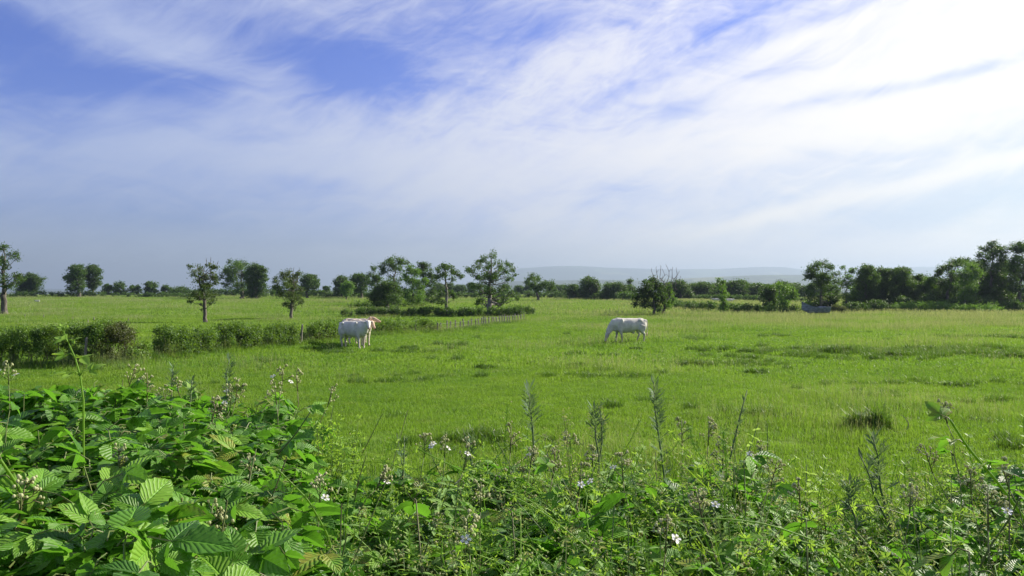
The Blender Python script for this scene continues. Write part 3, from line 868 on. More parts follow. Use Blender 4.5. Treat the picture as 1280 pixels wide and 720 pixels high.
T('sparse thin tree with bare twigs standing above the hedge', 256, 403,
  [(237, 333, 4), (243, 341, 5), (250, 335, 5), (262, 333, 5), (270, 334, 3.5), (247, 349, 6), (257, 345, 6), (266, 343, 5), (252, 358, 8), (262, 356, 7), (270, 352, 4), (244, 368, 6), (256, 368, 8), (266, 370, 6), (238, 376, 4), (264, 378, 5), (250, 372, 5), (252, 387, 2)],
  tau=1.5, mat='sparse', trunk=.17, seed=21, leaf=.12, split=.4, dead=[(258, 326), (266, 326), (273, 330)])
T('tall open oak left of its darker twin', 302, 374, [(293, 332, 9), (303, 331, 7), (284, 338, 8), (276, 346, 5), (290, 346, 9), (304, 344, 8), (312, 339, 7), (282, 356, 6), (296, 358, 8), (309, 357, 7), (318, 348, 7)],
  D=190, leaf=.3, trunk=.45, tau=1.7, seed=22, name='oak_tree', split=.28)
T('darker dense oak right of its open twin', 319, 375, auto_lobes(321, 372, 331, 32, 23, 14, .1), D=185, leaf=.3, trunk=.42, tau=2.6, seed=23, name='oak_tree')
T('sparse reddish tree with a thin crown above the hedge', 364, 398, [(360, 342, 6), (352, 346, 7), (345, 352, 5), (368, 345, 6), (374, 342, 4), (357, 356, 8), (368, 358, 8), (378, 362, 4), (352, 366, 6), (362, 370, 8), (372, 374, 7), (357, 380, 5), (367, 384, 5), (376, 378, 4), (343, 358, 5)],
  tau=1.6, mat='sparse', trunk=.16, seed=24, leaf=.13, split=.35, dead=[(362, 336), (374, 337), (368, 338)])
T('dark dense tree just behind the reddish sparse one', 384, 371, auto_lobes(387, 369, 343, 26, 25, 10, .25), D=195, leaf=.3, trunk=.35, tau=2.4, seed=25)
T('small pale tree at the left end of the central cluster', 433, 371, auto_lobes(434, 371, 352, 18, 26, 8, .15), D=170, leaf=.26, trunk=.2, mat='fresh', seed=26)
T('dark tree behind the small pale one', 427, 370, auto_lobes(427, 369, 346, 20, 27, 9, .2), D=200, leaf=.3, trunk=.3, seed=27)
T('broad dark tree between the small pale one and the tall cluster', 452, 371, auto_lobes(450, 370, 342, 28, 28, 11, .2), D=190, leaf=.3, trunk=.35, seed=28, tau=2.2)
T('narrow tree with a small top left in the central cluster', 468, 374, [(467, 336, 5), (463, 344, 5), (470, 346, 5), (466, 354, 7), (474, 350, 5)], D=150, leaf=.22, trunk=.22, seed=29, tau=1.8)
T('tall flat-topped tree with bare stems in the central cluster', 492, 380, [(480, 333, 6), (487, 326, 6), (496, 325, 6), (504, 329, 6), (510, 328, 3), (491, 335, 7), (478, 341, 5), (500, 338, 6), (488, 350, 6), (498, 352, 6)],
  D=130, leaf=.2, trunk=.28, seed=30, tau=1.5, split=.4)
T('round dark bush-like tree at the foot of the central cluster', 485, 388, [(480, 358, 9), (470, 364, 8), (490, 360, 9), (497, 366, 7), (466, 372, 7), (480, 370, 11), (492, 376, 9), (474, 380, 7), (484, 382, 7)],
  D=103, leaf=.16, trunk=.2, seed=31, tau=3.0, upb=0)
T('bright green bushy tree in the middle of the central cluster', 516, 380, [(513, 336, 6), (521, 341, 7), (508, 346, 7), (516, 352, 8), (524, 356, 8), (507, 362, 7), (518, 366, 9), (530, 350, 5), (526, 371, 7), (508, 373, 7)],
  D=118, leaf=.18, trunk=.2, seed=32, tau=2.3, mat='fresh')
T('tall dark tree with a rounded head behind the bright green one', 530, 384, [(527, 330, 5), (533, 334, 6), (524, 337, 5), (538, 342, 6), (530, 344, 7), (542, 348, 4), (534, 356, 8), (541, 364, 7), (530, 368, 8), (540, 376, 6)],
  D=128, leaf=.19, trunk=.24, seed=33, tau=2.0)
T('slim tree with a bare pale trunk left of the big airy tree', 558, 391, [(554, 333, 5.5), (548, 340, 6), (561, 335, 6), (569, 341, 5), (576, 346, 4), (546, 348, 5), (555, 344, 6), (566, 349, 4), (552, 366, 6), (546, 374, 6), (563, 366, 5), (568, 372, 4), (554, 378, 5)],
  leaf=.16, trunk=.2, seed=34, tau=1.7, bark='palebark', split=.5)
T('big airy tree standing alone with a wide open crown', 612, 395, [(615, 319, 6), (604, 324, 6), (597, 332, 6), (588, 336, 6), (609, 333, 8), (622, 330, 6), (635, 331, 6), (642, 337, 5), (630, 340, 7), (594, 346, 7), (606, 347, 8), (620, 345, 8), (636, 348, 6), (644, 344, 3),
   (590, 357, 5), (600, 360, 7), (614, 360, 9), (628, 362, 7), (640, 366, 5), (646, 373, 4), (602, 373, 6), (618, 374, 7), (632, 374, 7), (596, 379, 4), (626, 381, 5)],
  leaf=.15, trunk=.3, seed=35, tau=1.35, split=.3, bark='palebark')
T('small leaning tree with a lopsided crown right of the airy one', 674, 376, [(665, 347, 6), (672, 349, 6), (660, 352, 5), (668, 356, 7), (680, 354, 5), (688, 356, 6), (674, 361, 6), (686, 362, 5), (691, 357, 3)], D=165, leaf=.24, trunk=.3, seed=36, tau=2.2, lean=-3)
T('left low bushy tree of the row beyond the far hedge', 717, 374, auto_lobes(717, 376, 356, 24, 37, 9, 0), D=185, leaf=.28, trunk=.2, seed=37, tau=2.5)
T('tallest dark tree of the row beyond the far hedge', 738, 374, auto_lobes(738, 376, 347, 32, 38, 13, 0), D=180, leaf=.28, trunk=.3, seed=38, tau=2.6)
T('broad low tree left of the dense tree with dead branches', 770, 374, auto_lobes(770, 376, 354, 40, 39, 13, 0), D=175, leaf=.26, trunk=.3, seed=39, tau=2.6)
T('thin-topped tree peeping above the broad low one', 787, 374, [(785, 352, 3), (789, 350, 3.5), (787, 358, 5), (783, 364, 5), (792, 364, 5)], D=182, leaf=.26, trunk=.2, seed=40, tau=2.0)
T('dense rounded tree right behind the grazing cow', 817, 395, [(815, 351, 6), (808, 356, 7), (820, 357, 8), (801, 364, 7), (812, 367, 9), (824, 368, 8), (797, 373, 6), (806, 378, 8), (818, 380, 8), (794, 380, 4), (828, 361, 6), (829, 376, 6), (824, 386, 4)],
  leaf=.15, trunk=.18, seed=41, tau=2.8, split=.15)
T('half dead tree with bare branches rising from a green skirt', 830, 395, [(836, 358, 4), (838, 366, 5), (834, 374, 5), (842, 372, 4), (836, 382, 5), (842, 379, 3), (829, 370, 5)],
  D=84, leaf=.14, trunk=.22, seed=42, tau=1.6, mat='fresh', bark='palebark', split=.2, dead=[(813, 338), (820, 335), (826, 333), (833, 333), (840, 335), (848, 340), (846, 336), (829, 337), (851, 346)])
T('narrow column tree with a tilted top', 905, 394, [(899, 351, 4), (904, 353, 4), (903, 360, 4.5), (906, 366, 5), (904, 373, 5), (907, 380, 5), (904, 386, 4)], D=86, leaf=.14, trunk=.1, seed=43, tau=2.2, mat='fresh', split=.2)
T('small rounded tree left of the bright one before the wood', 962, 391, auto_lobes(962, 391, 357, 26, 44, 11, .2), D=92, leaf=.16, trunk=.14, seed=44, tau=2.3)
T('small bright tree beside the rounded one before the wood', 975, 391, [(973, 357, 5), (980, 360, 6), (988, 362, 6), (993, 368, 5), (978, 368, 6), (986, 373, 6), (974, 376, 6), (982, 380, 5)], D=96, leaf=.16, trunk=.13, seed=45, tau=2.0, mat='fresh')
# the wood beyond the far hedge: five kinds built, the rest copied
wood = []
gw = random.Random(9)
for i in range(5):
    px = 846 + i * 33
    wood.append(T('dark tree of the wood beyond the far hedge', px, 378, auto_lobes(px, 380, 353 + gw.uniform(-1, 3), 32, 60 + i, 12, 0), D=178, leaf=.28, trunk=.25, seed=60 + i, tau=2.6, twigs=False, group='dark wood beyond the far hedge', upb=.05))
for i in range(17):
    s_ = wood[(i * 3 + 1) % 5]
    c_ = copy_tree(s_)
    px = 838 + i * 12 + gw.uniform(-4, 4); D = gw.uniform(168, 215)
    c_.location = (wx(px, D), D, Hf(wx(px, D), D)); c_.rotation_euler = (0, 0, gw.uniform(0, 6.28)); s = gw.uniform(.85, 1.12); c_.scale = (s, s, s)
for i, (px, D, s) in enumerate([(560, 300, 1.1), (575, 290, .9), (590, 310, 1.1), (648, 300, .9), (660, 290, 1.0), (690, 280, .8), (700, 300, .9), (548, 280, 1.0), (610, 290, .8), (630, 310, .9)]):
    c_ = copy_tree(wood[i % 5]); c_.location = (wx(px, D), D, Hf(wx(px, D), D)); c_.rotation_euler = (0, 0, i * 1.3); c_.scale = (s, s, s)
    c_['label'] = 'distant tree on the horizon behind the big airy tree'; c_['group'] = 'distant trees behind the airy tree'

# right-hand woodland
T('tall airy tree standing over the old boat', 1026, 389, [(1020, 332, 7), (1029, 330, 6), (1037, 335, 6), (1012, 337, 6), (1009, 346, 6), (1021, 344, 8), (1034, 347, 8), (1044, 342, 5), (1045, 352, 6), (1024, 356, 8), (1012, 358, 5), (1038, 360, 8), (1014, 370, 8), (1028, 371, 9), (1042, 372, 8), (1020, 380, 6), (1036, 381, 6), (1047, 364, 5)],
  D=92, leaf=.15, trunk=.16, seed=70, tau=1.9)
T('slim see-through tree between the airy one and the dark block', 1058, 389, [(1055, 334, 4), (1063, 340, 5), (1060, 348, 6), (1067, 336, 4), (1054, 356, 5), (1066, 360, 6), (1058, 370, 7), (1069, 374, 7), (1056, 380, 6)], D=97, leaf=.15, trunk=.12, seed=71, tau=1.4, mat='fresh')
T('first dark tree of the woodland block', 1082, 390, auto_lobes(1084, 391, 331, 34, 72, 17, .02), D=97, leaf=.16, trunk=.2, seed=72, tau=2.4)
T('second dark tree of the woodland block, flat headed', 1104, 390, auto_lobes(1104, 391, 334, 34, 73, 17, .02), D=100, leaf=.16, trunk=.2, seed=73, tau=2.4)
T('third dark tree of the woodland block, pointed and ragged', 1127, 390, auto_lobes(1127, 391, 334, 34, 74, 17, .02), D=98, leaf=.16, trunk=.2, seed=74, tau=2.6)
T('lower dark tree stepping down to the dip in the woodland skyline', 1147, 390, auto_lobes(1147, 391, 343, 30, 75, 14, .02), D=100, leaf=.16, trunk=.2, seed=75, tau=2.6)
T('low pale tree in the dip of the woodland skyline', 1166, 390, auto_lobes(1164, 391, 347, 28, 76, 13, .02), D=99, leaf=.16, trunk=.16, seed=76, tau=2.2, mat='fresh')
T('tree with a dark ragged head right of the dip', 1184, 390, [(1176, 337, 6), (1185, 333, 7), (1196, 329, 7), (1206, 326, 6), (1174, 343, 5), (1190, 343, 9), (1178, 355, 9), (1192, 358, 10), (1182, 370, 10), (1195, 374, 10), (1175, 382, 8)], D=97, leaf=.16, trunk=.2, seed=77, tau=2.1)
T('bright leaning tree in front of the tallest woodland tree', 1206, 390, [(1210, 333, 7), (1204, 342, 8), (1214, 348, 8), (1205, 355, 8), (1216, 360, 8), (1203, 368, 8), (1213, 374, 9), (1222, 340, 7), (1206, 382, 7)], D=93, leaf=.15, trunk=.15, seed=78, tau=2.0, mat='fresh', bark='palebark')
T('tallest woodland tree with a dark crown at the right', 1240, 390, [(1240, 307, 7), (1231, 312, 7), (1250, 311, 7), (1227, 320, 7), (1244, 321, 9), (1257, 319, 6), (1234, 332, 10), (1250, 335, 10), (1240, 348, 11), (1254, 352, 10), (1230, 355, 9), (1242, 366, 11), (1256, 372, 10), (1232, 376, 9)],
  D=98, leaf=.16, trunk=.25, seed=79, tau=2.3)
T('big dark tree cut by the right edge of the photo', 1274, 390, [(1268, 309, 8), (1279, 312, 8), (1290, 308, 9), (1272, 324, 9), (1286, 328, 10), (1266, 338, 8), (1278, 344, 10), (1292, 350, 11), (1270, 360, 9), (1282, 370, 10), (1272, 380, 9), (1300, 330, 10), (1305, 365, 12)],
  D=96, leaf=.16, trunk=.25, seed=80, tau=2.4)
for i, (px, ty, wd, lb) in enumerate([(1093, 345, 34, 'low dark tree filling the woodland block behind its first two trees'), (1116, 344, 34, 'low dark tree filling the woodland block behind its last two trees'),
        (1139, 350, 34, 'low dark tree where the woodland block steps down'), (1172, 352, 36, 'low tree filling the dip beside the ragged dark head'), (1196, 346, 36, 'dark tree behind the bright leaning one'),
        (1075, 348, 30, 'small dark tree tucked between the slim tree and the woodland block'), (1155, 346, 34, 'dark tree just left of the dip in the woodland skyline'),
        (1222, 326, 34, 'dark tree between the bright leaning one and the tallest one'), (1258, 326, 36, 'dark tree between the tallest one and the tree cut by the edge'), (1242, 345, 44, 'low broad tree in front of the tallest woodland tree')]):
    T(lb, px, 390, auto_lobes(px, 392, ty, wd, 190 + i, 15, .02), D=103 - i % 3, leaf=.17, trunk=.16, seed=190 + i, tau=2.1, group='trees of the right-hand woodland')
T('extra dark tree beyond the right edge', 1330, 390, auto_lobes(1335, 391, 315, 60, 81, 14, .02), D=97, leaf=.2, trunk=.25, seed=81, tau=2.3)
# bushes under the woodland
for i, (px, by, ty, wd, D, mt, lb) in enumerate([
    (1045, 392, 378, 22, 86, 'rust', 'dark purplish bramble bush right beside the old boat'), (1071, 391, 374, 26, 92, 'oak', 'dark bush at the foot of the slim see-through tree'),
    (1097, 391, 372, 34, 93, 'oak', 'dark bush under the first woodland trees'), (1128, 390, 370, 34, 95, 'oak', 'dark bush under the middle of the woodland block'),
    (1158, 390, 368, 32, 95, 'oak', 'dark bush under the dip of the woodland skyline'), (1190, 390, 372, 30, 94, 'oak', 'dark bush behind the bright sunlit hedge'),
    (1230, 391, 372, 34, 93, 'oak', 'dark bush behind the right end of the bright hedge'), (1268, 393, 375, 40, 91, 'oak', 'dark bush under the tree at the right edge'),
    (1012, 388, 372, 18, 95, 'fresh', 'light green bush behind the bow of the old boat'), (1030, 388, 370, 18, 96, 'oak', 'green bush behind the middle of the old boat')]):
    k = D / F
    g = np.random.default_rng(500 + i)
    root = empty('bush', (wx(px, D), D, Hf(wx(px, D), D)), lb, 'bush', 'bushes under the woodland')
    fb = MB(); wb = MB(); h_ = (by - ty) * k; w_ = wd * k
    for q in range(7):
        a = g.uniform(-1, 1)
        c_ = (a * w_ * .36, g.uniform(-.3, .3) * w_, h_ * (.3 + .4 * (1 - abs(a)) * g.uniform(.6, 1)))
        limb(wb, (a * .1, 0, -.1), c_, .04, .015, g, 5, .12, 5)
        foliage_lobe(fb, c_, h_ * .42, .13, 2.8, g, upb=0)
    V = [np.column_stack([v[:, 0], v[:, 1], np.maximum(v[:, 2], .01)]) for v in fb.v]; fb.v = V
    wb.build('stems', M['bark'], root); fb.build('foliage', M[mt], root)

# ----------------------------------------------------------------------------- fence posts
def post_mesh(h, r, seed):
    g = np.random.default_rng(seed); mb = MB()
    tube(mb, [(0, 0, -.3), (g.normal(0, .01), g.normal(0, .01), h * .5), (g.normal(0, .03), g.normal(0, .02), h), (g.normal(0, .03), 0, h + .03)], [r, r, r * .92, r * .45], 8)
    return mb.mesh('fence_post', M['post'])


pm = [post_mesh(.72, .055, i) for i in range(4)]
line = [(547, 414.5), (551, 414), (559, 413.3), (563, 412.8), (569.5, 412.2), (575, 411.6), (580, 411), (585.5, 410.6), (589.5, 410), (594.5, 409.4), (598.5, 409), (601.5, 408.6), (604.5, 408.2), (607.5, 407.8), (611, 407.4), (614.5, 407), (617.5, 406.6), (621, 406.2),
        (624.5, 405.8), (627.5, 405.4), (630.5, 405), (634, 404.6), (637.5, 404.2), (640.5, 403.8), (644, 403.4), (647.5, 403), (651, 402.6), (654.5, 402.2)]
prev = None
for i, (a, b) in enumerate(line):
    o = bpy.data.objects.new('fence_post', pm[i % 4]); COL.objects.link(o); D = dist(b)
    o.location = (wx(a, D), D, Hf(wx(a, D), D)); o.rotation_euler = (random.Random(i).uniform(-.07, .07), random.Random(i + 9).uniform(-.07, .07), i * 1.7)
    o.scale = (1, 1, random.Random(i + 50).uniform(.82, 1.05))
    lb = 'weathered grey fence post in the row running to the low dark hedge'
    if i == 0: lb = 'weathered fence post nearest the end of the low ragged hedge'
    if i == len(line) - 1: lb = 'last small fence post at the end of the low dark hedge'
    tag(o, lb, 'fence post', 'wooden posts of the pasture fence')
for a, b, s, lb in ((376.5, 430, 1.5, 'grey gatepost in the gap between two hedges'), (106, 458, 1.5, 'pale bleached post leaning in the big left hedge'), (519.5, 415, 1.1, 'grey post sunk in the low ragged hedge')):
    o = bpy.data.objects.new('fence_post', pm[1]); COL.objects.link(o); D = dist(b) - .35
    o.location = (wx(a, D), D, Hf(wx(a, D), D)); o.scale = (1.0, 1.0, s); o.rotation_euler = (0, .04, 1); tag(o, lb, 'fence post')
for i, (a, b) in enumerate([(31, 397), (54.5, 398), (91, 401), (110, 404.5), (117.5, 402), (160.5, 403)]):
    o = bpy.data.objects.new('fence_post', pm[i % 4]); COL.objects.link(o); D = dist(b)
    o.location = (wx(a, D), D, Hf(wx(a, D), D)); o.scale = (.8, .8, .42)
    tag(o, 'short stake standing in the field behind the big left hedge', 'stake', 'short stakes behind the left hedge')
# wire strung along the post row
mb = MB()
for hh in (.32, .58):
    P = [(wx(a, dist(b)), dist(b) - .08, Hf(wx(a, dist(b)), dist(b)) + hh) for a, b in line]
    tube(mb, P, [.004] * len(P), 4)
tag(mb.build('fence_wire', M['wire']), 'thin wires strung along the row of fence posts', 'wire')

# ----------------------------------------------------------------------------- cattle
def ellipsoid(mb, c, r, rot=None, nu=12, nv=8, mi=0):
    th = np.linspace(0, PI, nv + 1); ph = np.arange(nu) / nu * 2 * PI
    V = []
    for a in th[1:-1]:
        V += [(math.sin(a) * math.cos(b) * r[0], math.sin(a) * math.sin(b) * r[1], math.cos(a) * r[2]) for b in ph]
    V += [(0, 0, r[2]), (0, 0, -r[2])]
    V = np.array(V)
    if rot is not None: V = V @ np.array(rot).T
    V = V + np.asarray(c)
    q = []; t3 = []
    for i in range(nv - 2):
        for j in range(nu):
            q.append((i * nu + j, (i + 1) * nu + j, (i + 1) * nu + (j + 1) % nu, i * nu + (j + 1) % nu))
    top = (nv - 1) * nu
    for j in range(nu):
        t3.append((top, j, (j + 1) % nu)); t3.append((top + 1, (nv - 2) * nu + (j + 1) % nu, (nv - 2) * nu + j))
    mb.add(V, q, t3, .5, mi)


def build_cow(label, loc, rz, neck, head_dir, head_up=0.0, mat='hide', scale=1.0, legshift=(0, 0, 0, 0), tint2=None, lying=False):
    """neck: two points after the shoulder (x, y, z); head_dir: unit-ish vector from poll to muzzle. Faces +X."""
    root = empty('cow', loc, label, 'cow', 'white cattle in the pasture', rz); root.scale = (scale,) * 3
    mb = MB()
    tor = [(-1.02, 1.10, .05, .06), (-.98, 1.09, .17, .19), (-.88, 1.06, .255, .29), (-.70, 1.02, .31, .355), (-.48, 1.02, .27, .335), (-.1, .97, .325, .40), (.25, .95, .315, .41), (.5, .985, .29, .40), (.7, 1.02, .235, .36), (.86, 1.05, .18, .29)]
    P = [(a, 0, b) for a, b, c_, d in tor]; rad = [(c_, d) for a, b, c_, d in tor]
    nk = [np.array(p) for p in neck]
    P += [tuple(nk[0]), tuple(nk[1])]; rad += [(.13, .21), (.10, .145)]
    tube(mb, P, rad, 18)
    hd = np.array(head_dir, float); hd /= np.linalg.norm(hd)
    poll = nk[1]
    hp = [poll - hd * .04, poll + hd * .05, poll + hd * .16, poll + hd * .30, poll + hd * .42, poll + hd * .50, poll + hd * .53]
    tube(mb, hp, [(.09, .09), (.115, .12), (.115, .13), (.085, .10), (.07, .08), (.072, .075), (.045, .045)], 14)
    side = np.cross(hd, (0, 0, 1.0)) if abs(hd[2]) < .95 else np.array([0, 1.0, 0]); side /= np.linalg.norm(side)
    upv = np.cross(side, hd)
    # muscles: rump, thigh, shoulder, brisket
    for s in (-1, 1):
        ellipsoid(mb, (-.72, s * .17, .90), (.25, .15, .33)); ellipsoid(mb, (.55, s * .17, .90), (.2, .12, .32)); ellipsoid(mb, (-.86, s * .12, 1.2), (.13, .10, .10)); ellipsoid(mb, (-.58, s * .24, 1.24), (.10, .06, .07)); ellipsoid(mb, (.48, s * .22, 1.12), (.10, .08, .24))
        f_, h_ = legshift[(0 if s > 0 else 1)], legshift[(2 if s > 0 else 3)]
        if lying:
            tube(mb, [(.55, s * .2, .75), (.7, s * .28, .6), (.95, s * .3, .5), (.75, s * .32, .45)], [.13, .08, .055, .045], 10)
            tube(mb, [(-.6, s * .22, .8), (-.4, s * .34, .65), (-.7, s * .38, .5), (-.4, s * .4, .45)], [.2, .13, .06, .045], 10)
            continue
        tube(mb, [(.56, s * .17, .92), (.58 + f_ * .2, s * .175, .68), (.57 + f_ * .55, s * .17, .45), (.57 + f_ * .6, s * .17, .39), (.57 + f_ * .8, s * .17, .16), (.59 + f_ * .9, s * .17, .09), (.61 + f_, s * .17, 0)],
             [.14, .10, .062, .062, .042, .05, .062], 10)
        tube(mb, [(-.68, s * .16, .98), (-.60 + h_ * .2, s * .18, .74), (-.70 + h_ * .4, s * .175, .60), (-.83 + h_ * .6, s * .17, .47), (-.81 + h_ * .7, s * .17, .38), (-.77 + h_ * .9, s * .17, .14), (-.75 + h_ * .95, s * .17, .08), (-.73 + h_, s * .17, 0)],
             [.22, .16, .10, .066, .052, .044, .052, .062], 10)
        # ears
        e0 = poll + hd * .03 + side * s * .10 + upv * .03
        tube(mb, [e0, e0 + side * s * .09 - upv * .01, e0 + side * s * .17 - upv * .03], [(.03, .03), (.055, .025), (.015, .015)], 8)
    ellipsoid(mb, (.80, 0, .80), (.16, .12, .17)); ellipsoid(mb, (-.25, 0, .56), (.12, .06, .06)); ellipsoid(mb, (.62, 0, 1.33), (.22, .07, .06))
    tube(mb, [(-.98, 0, 1.26), (-1.07, 0, 1.2), (-1.10, .01, 1.0), (-1.09, .02, .7), (-1.07, .02, .55)], [.05, .035, .026, .02, .018], 8)
    me = mb.mesh('body', M[mat], True)
    tmp = bpy.data.objects.new('body', me); COL.objects.link(tmp)
    md = tmp.modifiers.new('r', 'REMESH'); md.mode = 'VOXEL'; md.voxel_size = .022; md.use_smooth_shade = True
    ms = tmp.modifiers.new('s', 'SMOOTH'); ms.factor = .5; ms.iterations = 4
    dg = bpy.context.evaluated_depsgraph_get(); dg.update()
    nm = bpy.data.meshes.new_from_object(tmp.evaluated_get(dg)); bpy.data.objects.remove(tmp)
    nm.materials.clear(); nm.materials.append(M[mat]); nm.name = 'body'
    b = bpy.data.objects.new('body', nm); COL.objects.link(b); b.parent = root
    q = MB(); ellipsoid(q, poll + hd * .515 - upv * .005, (.05, .05, .05)); q.build('muzzle', M['muzzle'], root, True)
    for s in (-1, 1):
        q = MB(); ellipsoid(q, poll + hd * .15 + side * s * .103 + upv * .035, (.02, .02, .02)); q.build('eye', M['dark'], root, True)
    q = MB(); tube(q, [(-1.07, .02, .58), (-1.07, .02, .45), (-1.06, .02, .32)], [.02, .045, .012], 8); q.build('tail_tuft', M['tan'], root, True)
    if not lying:
        for s in (-1, 1):
            for xx in (.61 + legshift[0 if s > 0 else 1], -.73 + legshift[2 if s > 0 else 3]):
                q = MB(); tube(q, [(xx - .005, s * .17, .055), (xx + .01, s * .17, .02), (xx + .015, s * .17, -.02)], [.056, .068, .070], 10); q.build('hoof', M['dark'], root, True)
    return root


D = dist(427.5); x = wx(786, D)
build_cow('white cow grazing alone with its head down in the open pasture', (x, D, Hf(x, D) - .02), R(180 + 14), [(1.02, 0, .88), (1.22, .02, .60)], (.28, 0, -.95), scale=1.02, legshift=(-.16, .12, -.05, .22))
D = dist(434.5); x = wx(442, D)
build_cow('foremost white cow standing in shade, head turned to the camera', (x, D, Hf(x, D) - .02), R(-42), [(1.0, -.02, 1.2), (1.13, -.0, 1.36)], (.75, -.45, -.62), scale=1.04, legshift=(.0, .12, -.12, .08))
D = dist(431.5); x = wx(450, D)
build_cow('second cow half hidden behind the foremost one, with a tan face', (x, D, Hf(x, D) - .02), R(-50), [(1.0, 0, 1.16), (1.18, .0, 1.30)], (.75, -.1, -.55), mat='tanface', scale=1.0, legshift=(.05, -.1, .05, -.05))
D = dist(429.5); x = wx(445.5, D)
build_cow('hindmost cow of the three, looking away to the right', (x, D, Hf(x, D) - .02), R(-38), [(1.02, 0, 1.22), (1.2, .02, 1.40)], (.9, .35, -.35), mat='tanface', scale=1.0, legshift=(-.05, .1, -.05, .1))
D = 148; x = wx(47, D)
build_cow('tiny far white cow lying in the field below the far oak pair', (x, D, Hf(x, D) - .15), R(170), [(1.02, 0, 1.15), (1.2, .02, 1.3)], (.8, 0, -.5), lying=True, scale=.45)
for a, D, rz, lb in ((896.5, 150, 175, 'far white cow lying just left of the narrow column tree'), (911.5, 146, 10, 'far white cow lying just right of the narrow column tree')):
    x = wx(a, D)
    build_cow(lb, (x, D, Hf(x, D) - .2), R(rz), [(1.02, 0, 1.15), (1.2, .02, 1.3)], (.8, 0, -.5), lying=True, scale=.7)

# ----------------------------------------------------------------------------- the old boat at the field edge
def boat():
    D = 82.0; xc = wx(1020, D); root = empty('old_boat', (xc, D, Hf(xc, D) + .22), 'old weathered blue-grey boat with raised bow lying in the long grass', 'boat', None, R(8))
    root.scale = (.78, .85, .95); n = 15; L = 3.6
    ts = np.linspace(0, 1, n)
    hull = MB(); rows = []
    for t_ in ts:
        x_ = -L / 2 + L * t_
        wbeam = .72 * (math.sin(min(1, t_ * 1.35 + .02) * PI / 2) ** .7) * (1 - .18 * max(0, t_ - .75) / .25)
        sheer = .74 + .62 * (1 - t_) ** 5 + .04 * math.sin(t_ * 9) + .05 * t_
        keel = .12 + .5 * max(0, .22 - t_) / .22 * .9
        sec = []
        for s in (-1, -.93, -.6, -.25, 0, .25, .6, .93, 1):
            a = abs(s); zz = keel + (sheer - keel) * a ** 2.6
            sec.append((x_ - (sheer - .78) * .35, s * wbeam * (1 if a < .95 else 1.0), zz))
        rows.append(sec)
    V = np.array(rows).reshape(-1, 3); m_ = 9
    q = [(i * m_ + j, (i + 1) * m_ + j, (i + 1) * m_ + j + 1, i * m_ + j + 1) for i in range(n - 1) for j in range(m_ - 1)]
    hull.add(V, q)
    inn = V * np.array([.97, .93, 1]) + np.array([.0, 0, .03]); hull.add(inn, [tuple(reversed(f_)) for f_ in q])
    tr = [(n - 1) * m_ + j for j in range(m_)]
    hull.add(V[tr[0]:tr[-1] + 1], None, [(0, j, j + 1) for j in range(1, m_ - 1)])
    hull.build('hull', M['hull'], root, False)
    for s in (0, m_ - 1):
        g_ = MB(); P = [V[i * m_ + s] + np.array([0, 0, .02]) for i in range(n)]; tube(g_, P, [(.035, .035)] * n, 6); g_.build('gunwale', M['trim'], root)
    for t_ in (.35, .65):
        i = int(t_ * (n - 1)); sb = MB(); x_ = V[i * m_][0]; wb_ = abs(V[i * m_][1]) * .93
        sb.add([(x_ - .12, -wb_, .55), (x_ + .12, -wb_, .55), (x_ + .12, wb_, .55), (x_ - .12, wb_, .55), (x_ - .12, -wb_, .59), (x_ + .12, -wb_, .59), (x_ + .12, wb_, .59), (x_ - .12, wb_, .59)],
               [(0, 3, 2, 1), (4, 5, 6, 7), (0, 1, 5, 4), (1, 2, 6, 5), (2, 3, 7, 6), (3, 0, 4, 7)])
        sb.build('thwart', M['post'], root)
    dk = MB(); P = []
    for i in range(0, 5): P.append(V[i * m_] * np.array([1, .93, 1])); P.append(V[i * m_ + 8] * np.array([1, .93, 1]))
    dk.add(np.array(P) + np.array([0, 0, -.01]), [(2 * i, 2 * i + 1, 2 * i + 3, 2 * i + 2) for i in range(4)]); dk.build('foredeck', M['trim'], root)


M['hull'] = plain_mat('faded blue paint', (.10, .12, .16), (.24, .27, .33), 2.2, .7, (1, 1, 5))
M['trim'] = plain_mat('dark faded trim', (.06, .08, .11), (.14, .17, .2), 3, .7)
boat()

# ----------------------------------------------------------------------------- foreground thicket on the bank
def leaflet(L, W, fold=.28, curl=.35, g=rng, nt=11, tw=0.0):
    t_ = np.linspace(0, 1, nt); s = np.array([-1, -.5, 0, .5, 1.0])
    wv = W * .5 * np.sin(PI * t_ ** .80) ** .75 * (1 - .25 * t_); wv[0] = W * .02; wv[-1] = 0
    ser = np.where(np.arange(nt) % 2 == 1, 1.07, .93)
    T_, S_ = np.meshgrid(t_, s, indexing='ij')
    edge = np.where(np.abs(S_) == 1, ser[:, None], 1.0)
    x = S_ * wv[:, None] * edge
    y = T_ * L + np.where(np.abs(S_) == 1, -.03 * L, 0)
    z = np.abs(x) * fold - curl * L * T_ ** 2 * .5 + .006 * L * np.sin((T_ * 5.5 - np.abs(S_) * 1.4) * 2 * PI) * (np.abs(S_) > 0)
    z = z + x * tw * T_
    V = np.stack([x, y, z], -1).reshape(-1, 3)
    i, j = np.meshgrid(np.arange(nt - 1), np.arange(4), indexing='ij')
    q = np.stack([i * 5 + j, i * 5 + j + 1, (i + 1) * 5 + j + 1, (i + 1) * 5 + j], -1).reshape(-1, 4)
    uv = np.stack([T_, S_ * .5 + .5], -1).reshape(-1, 2)
    return V, q, uv


def rotz(a): c, s = math.cos(a), math.sin(a); return np.array([[c, -s, 0], [s, c, 0], [0, 0, 1.0]])
def rotx(a): c, s = math.cos(a), math.sin(a); return np.array([[1, 0, 0], [0, c, -s], [0, s, c]])
def roty(a): c, s = math.cos(a), math.sin(a); return np.array([[c, 0, s], [0, 1, 0], [-s, 0, c]])


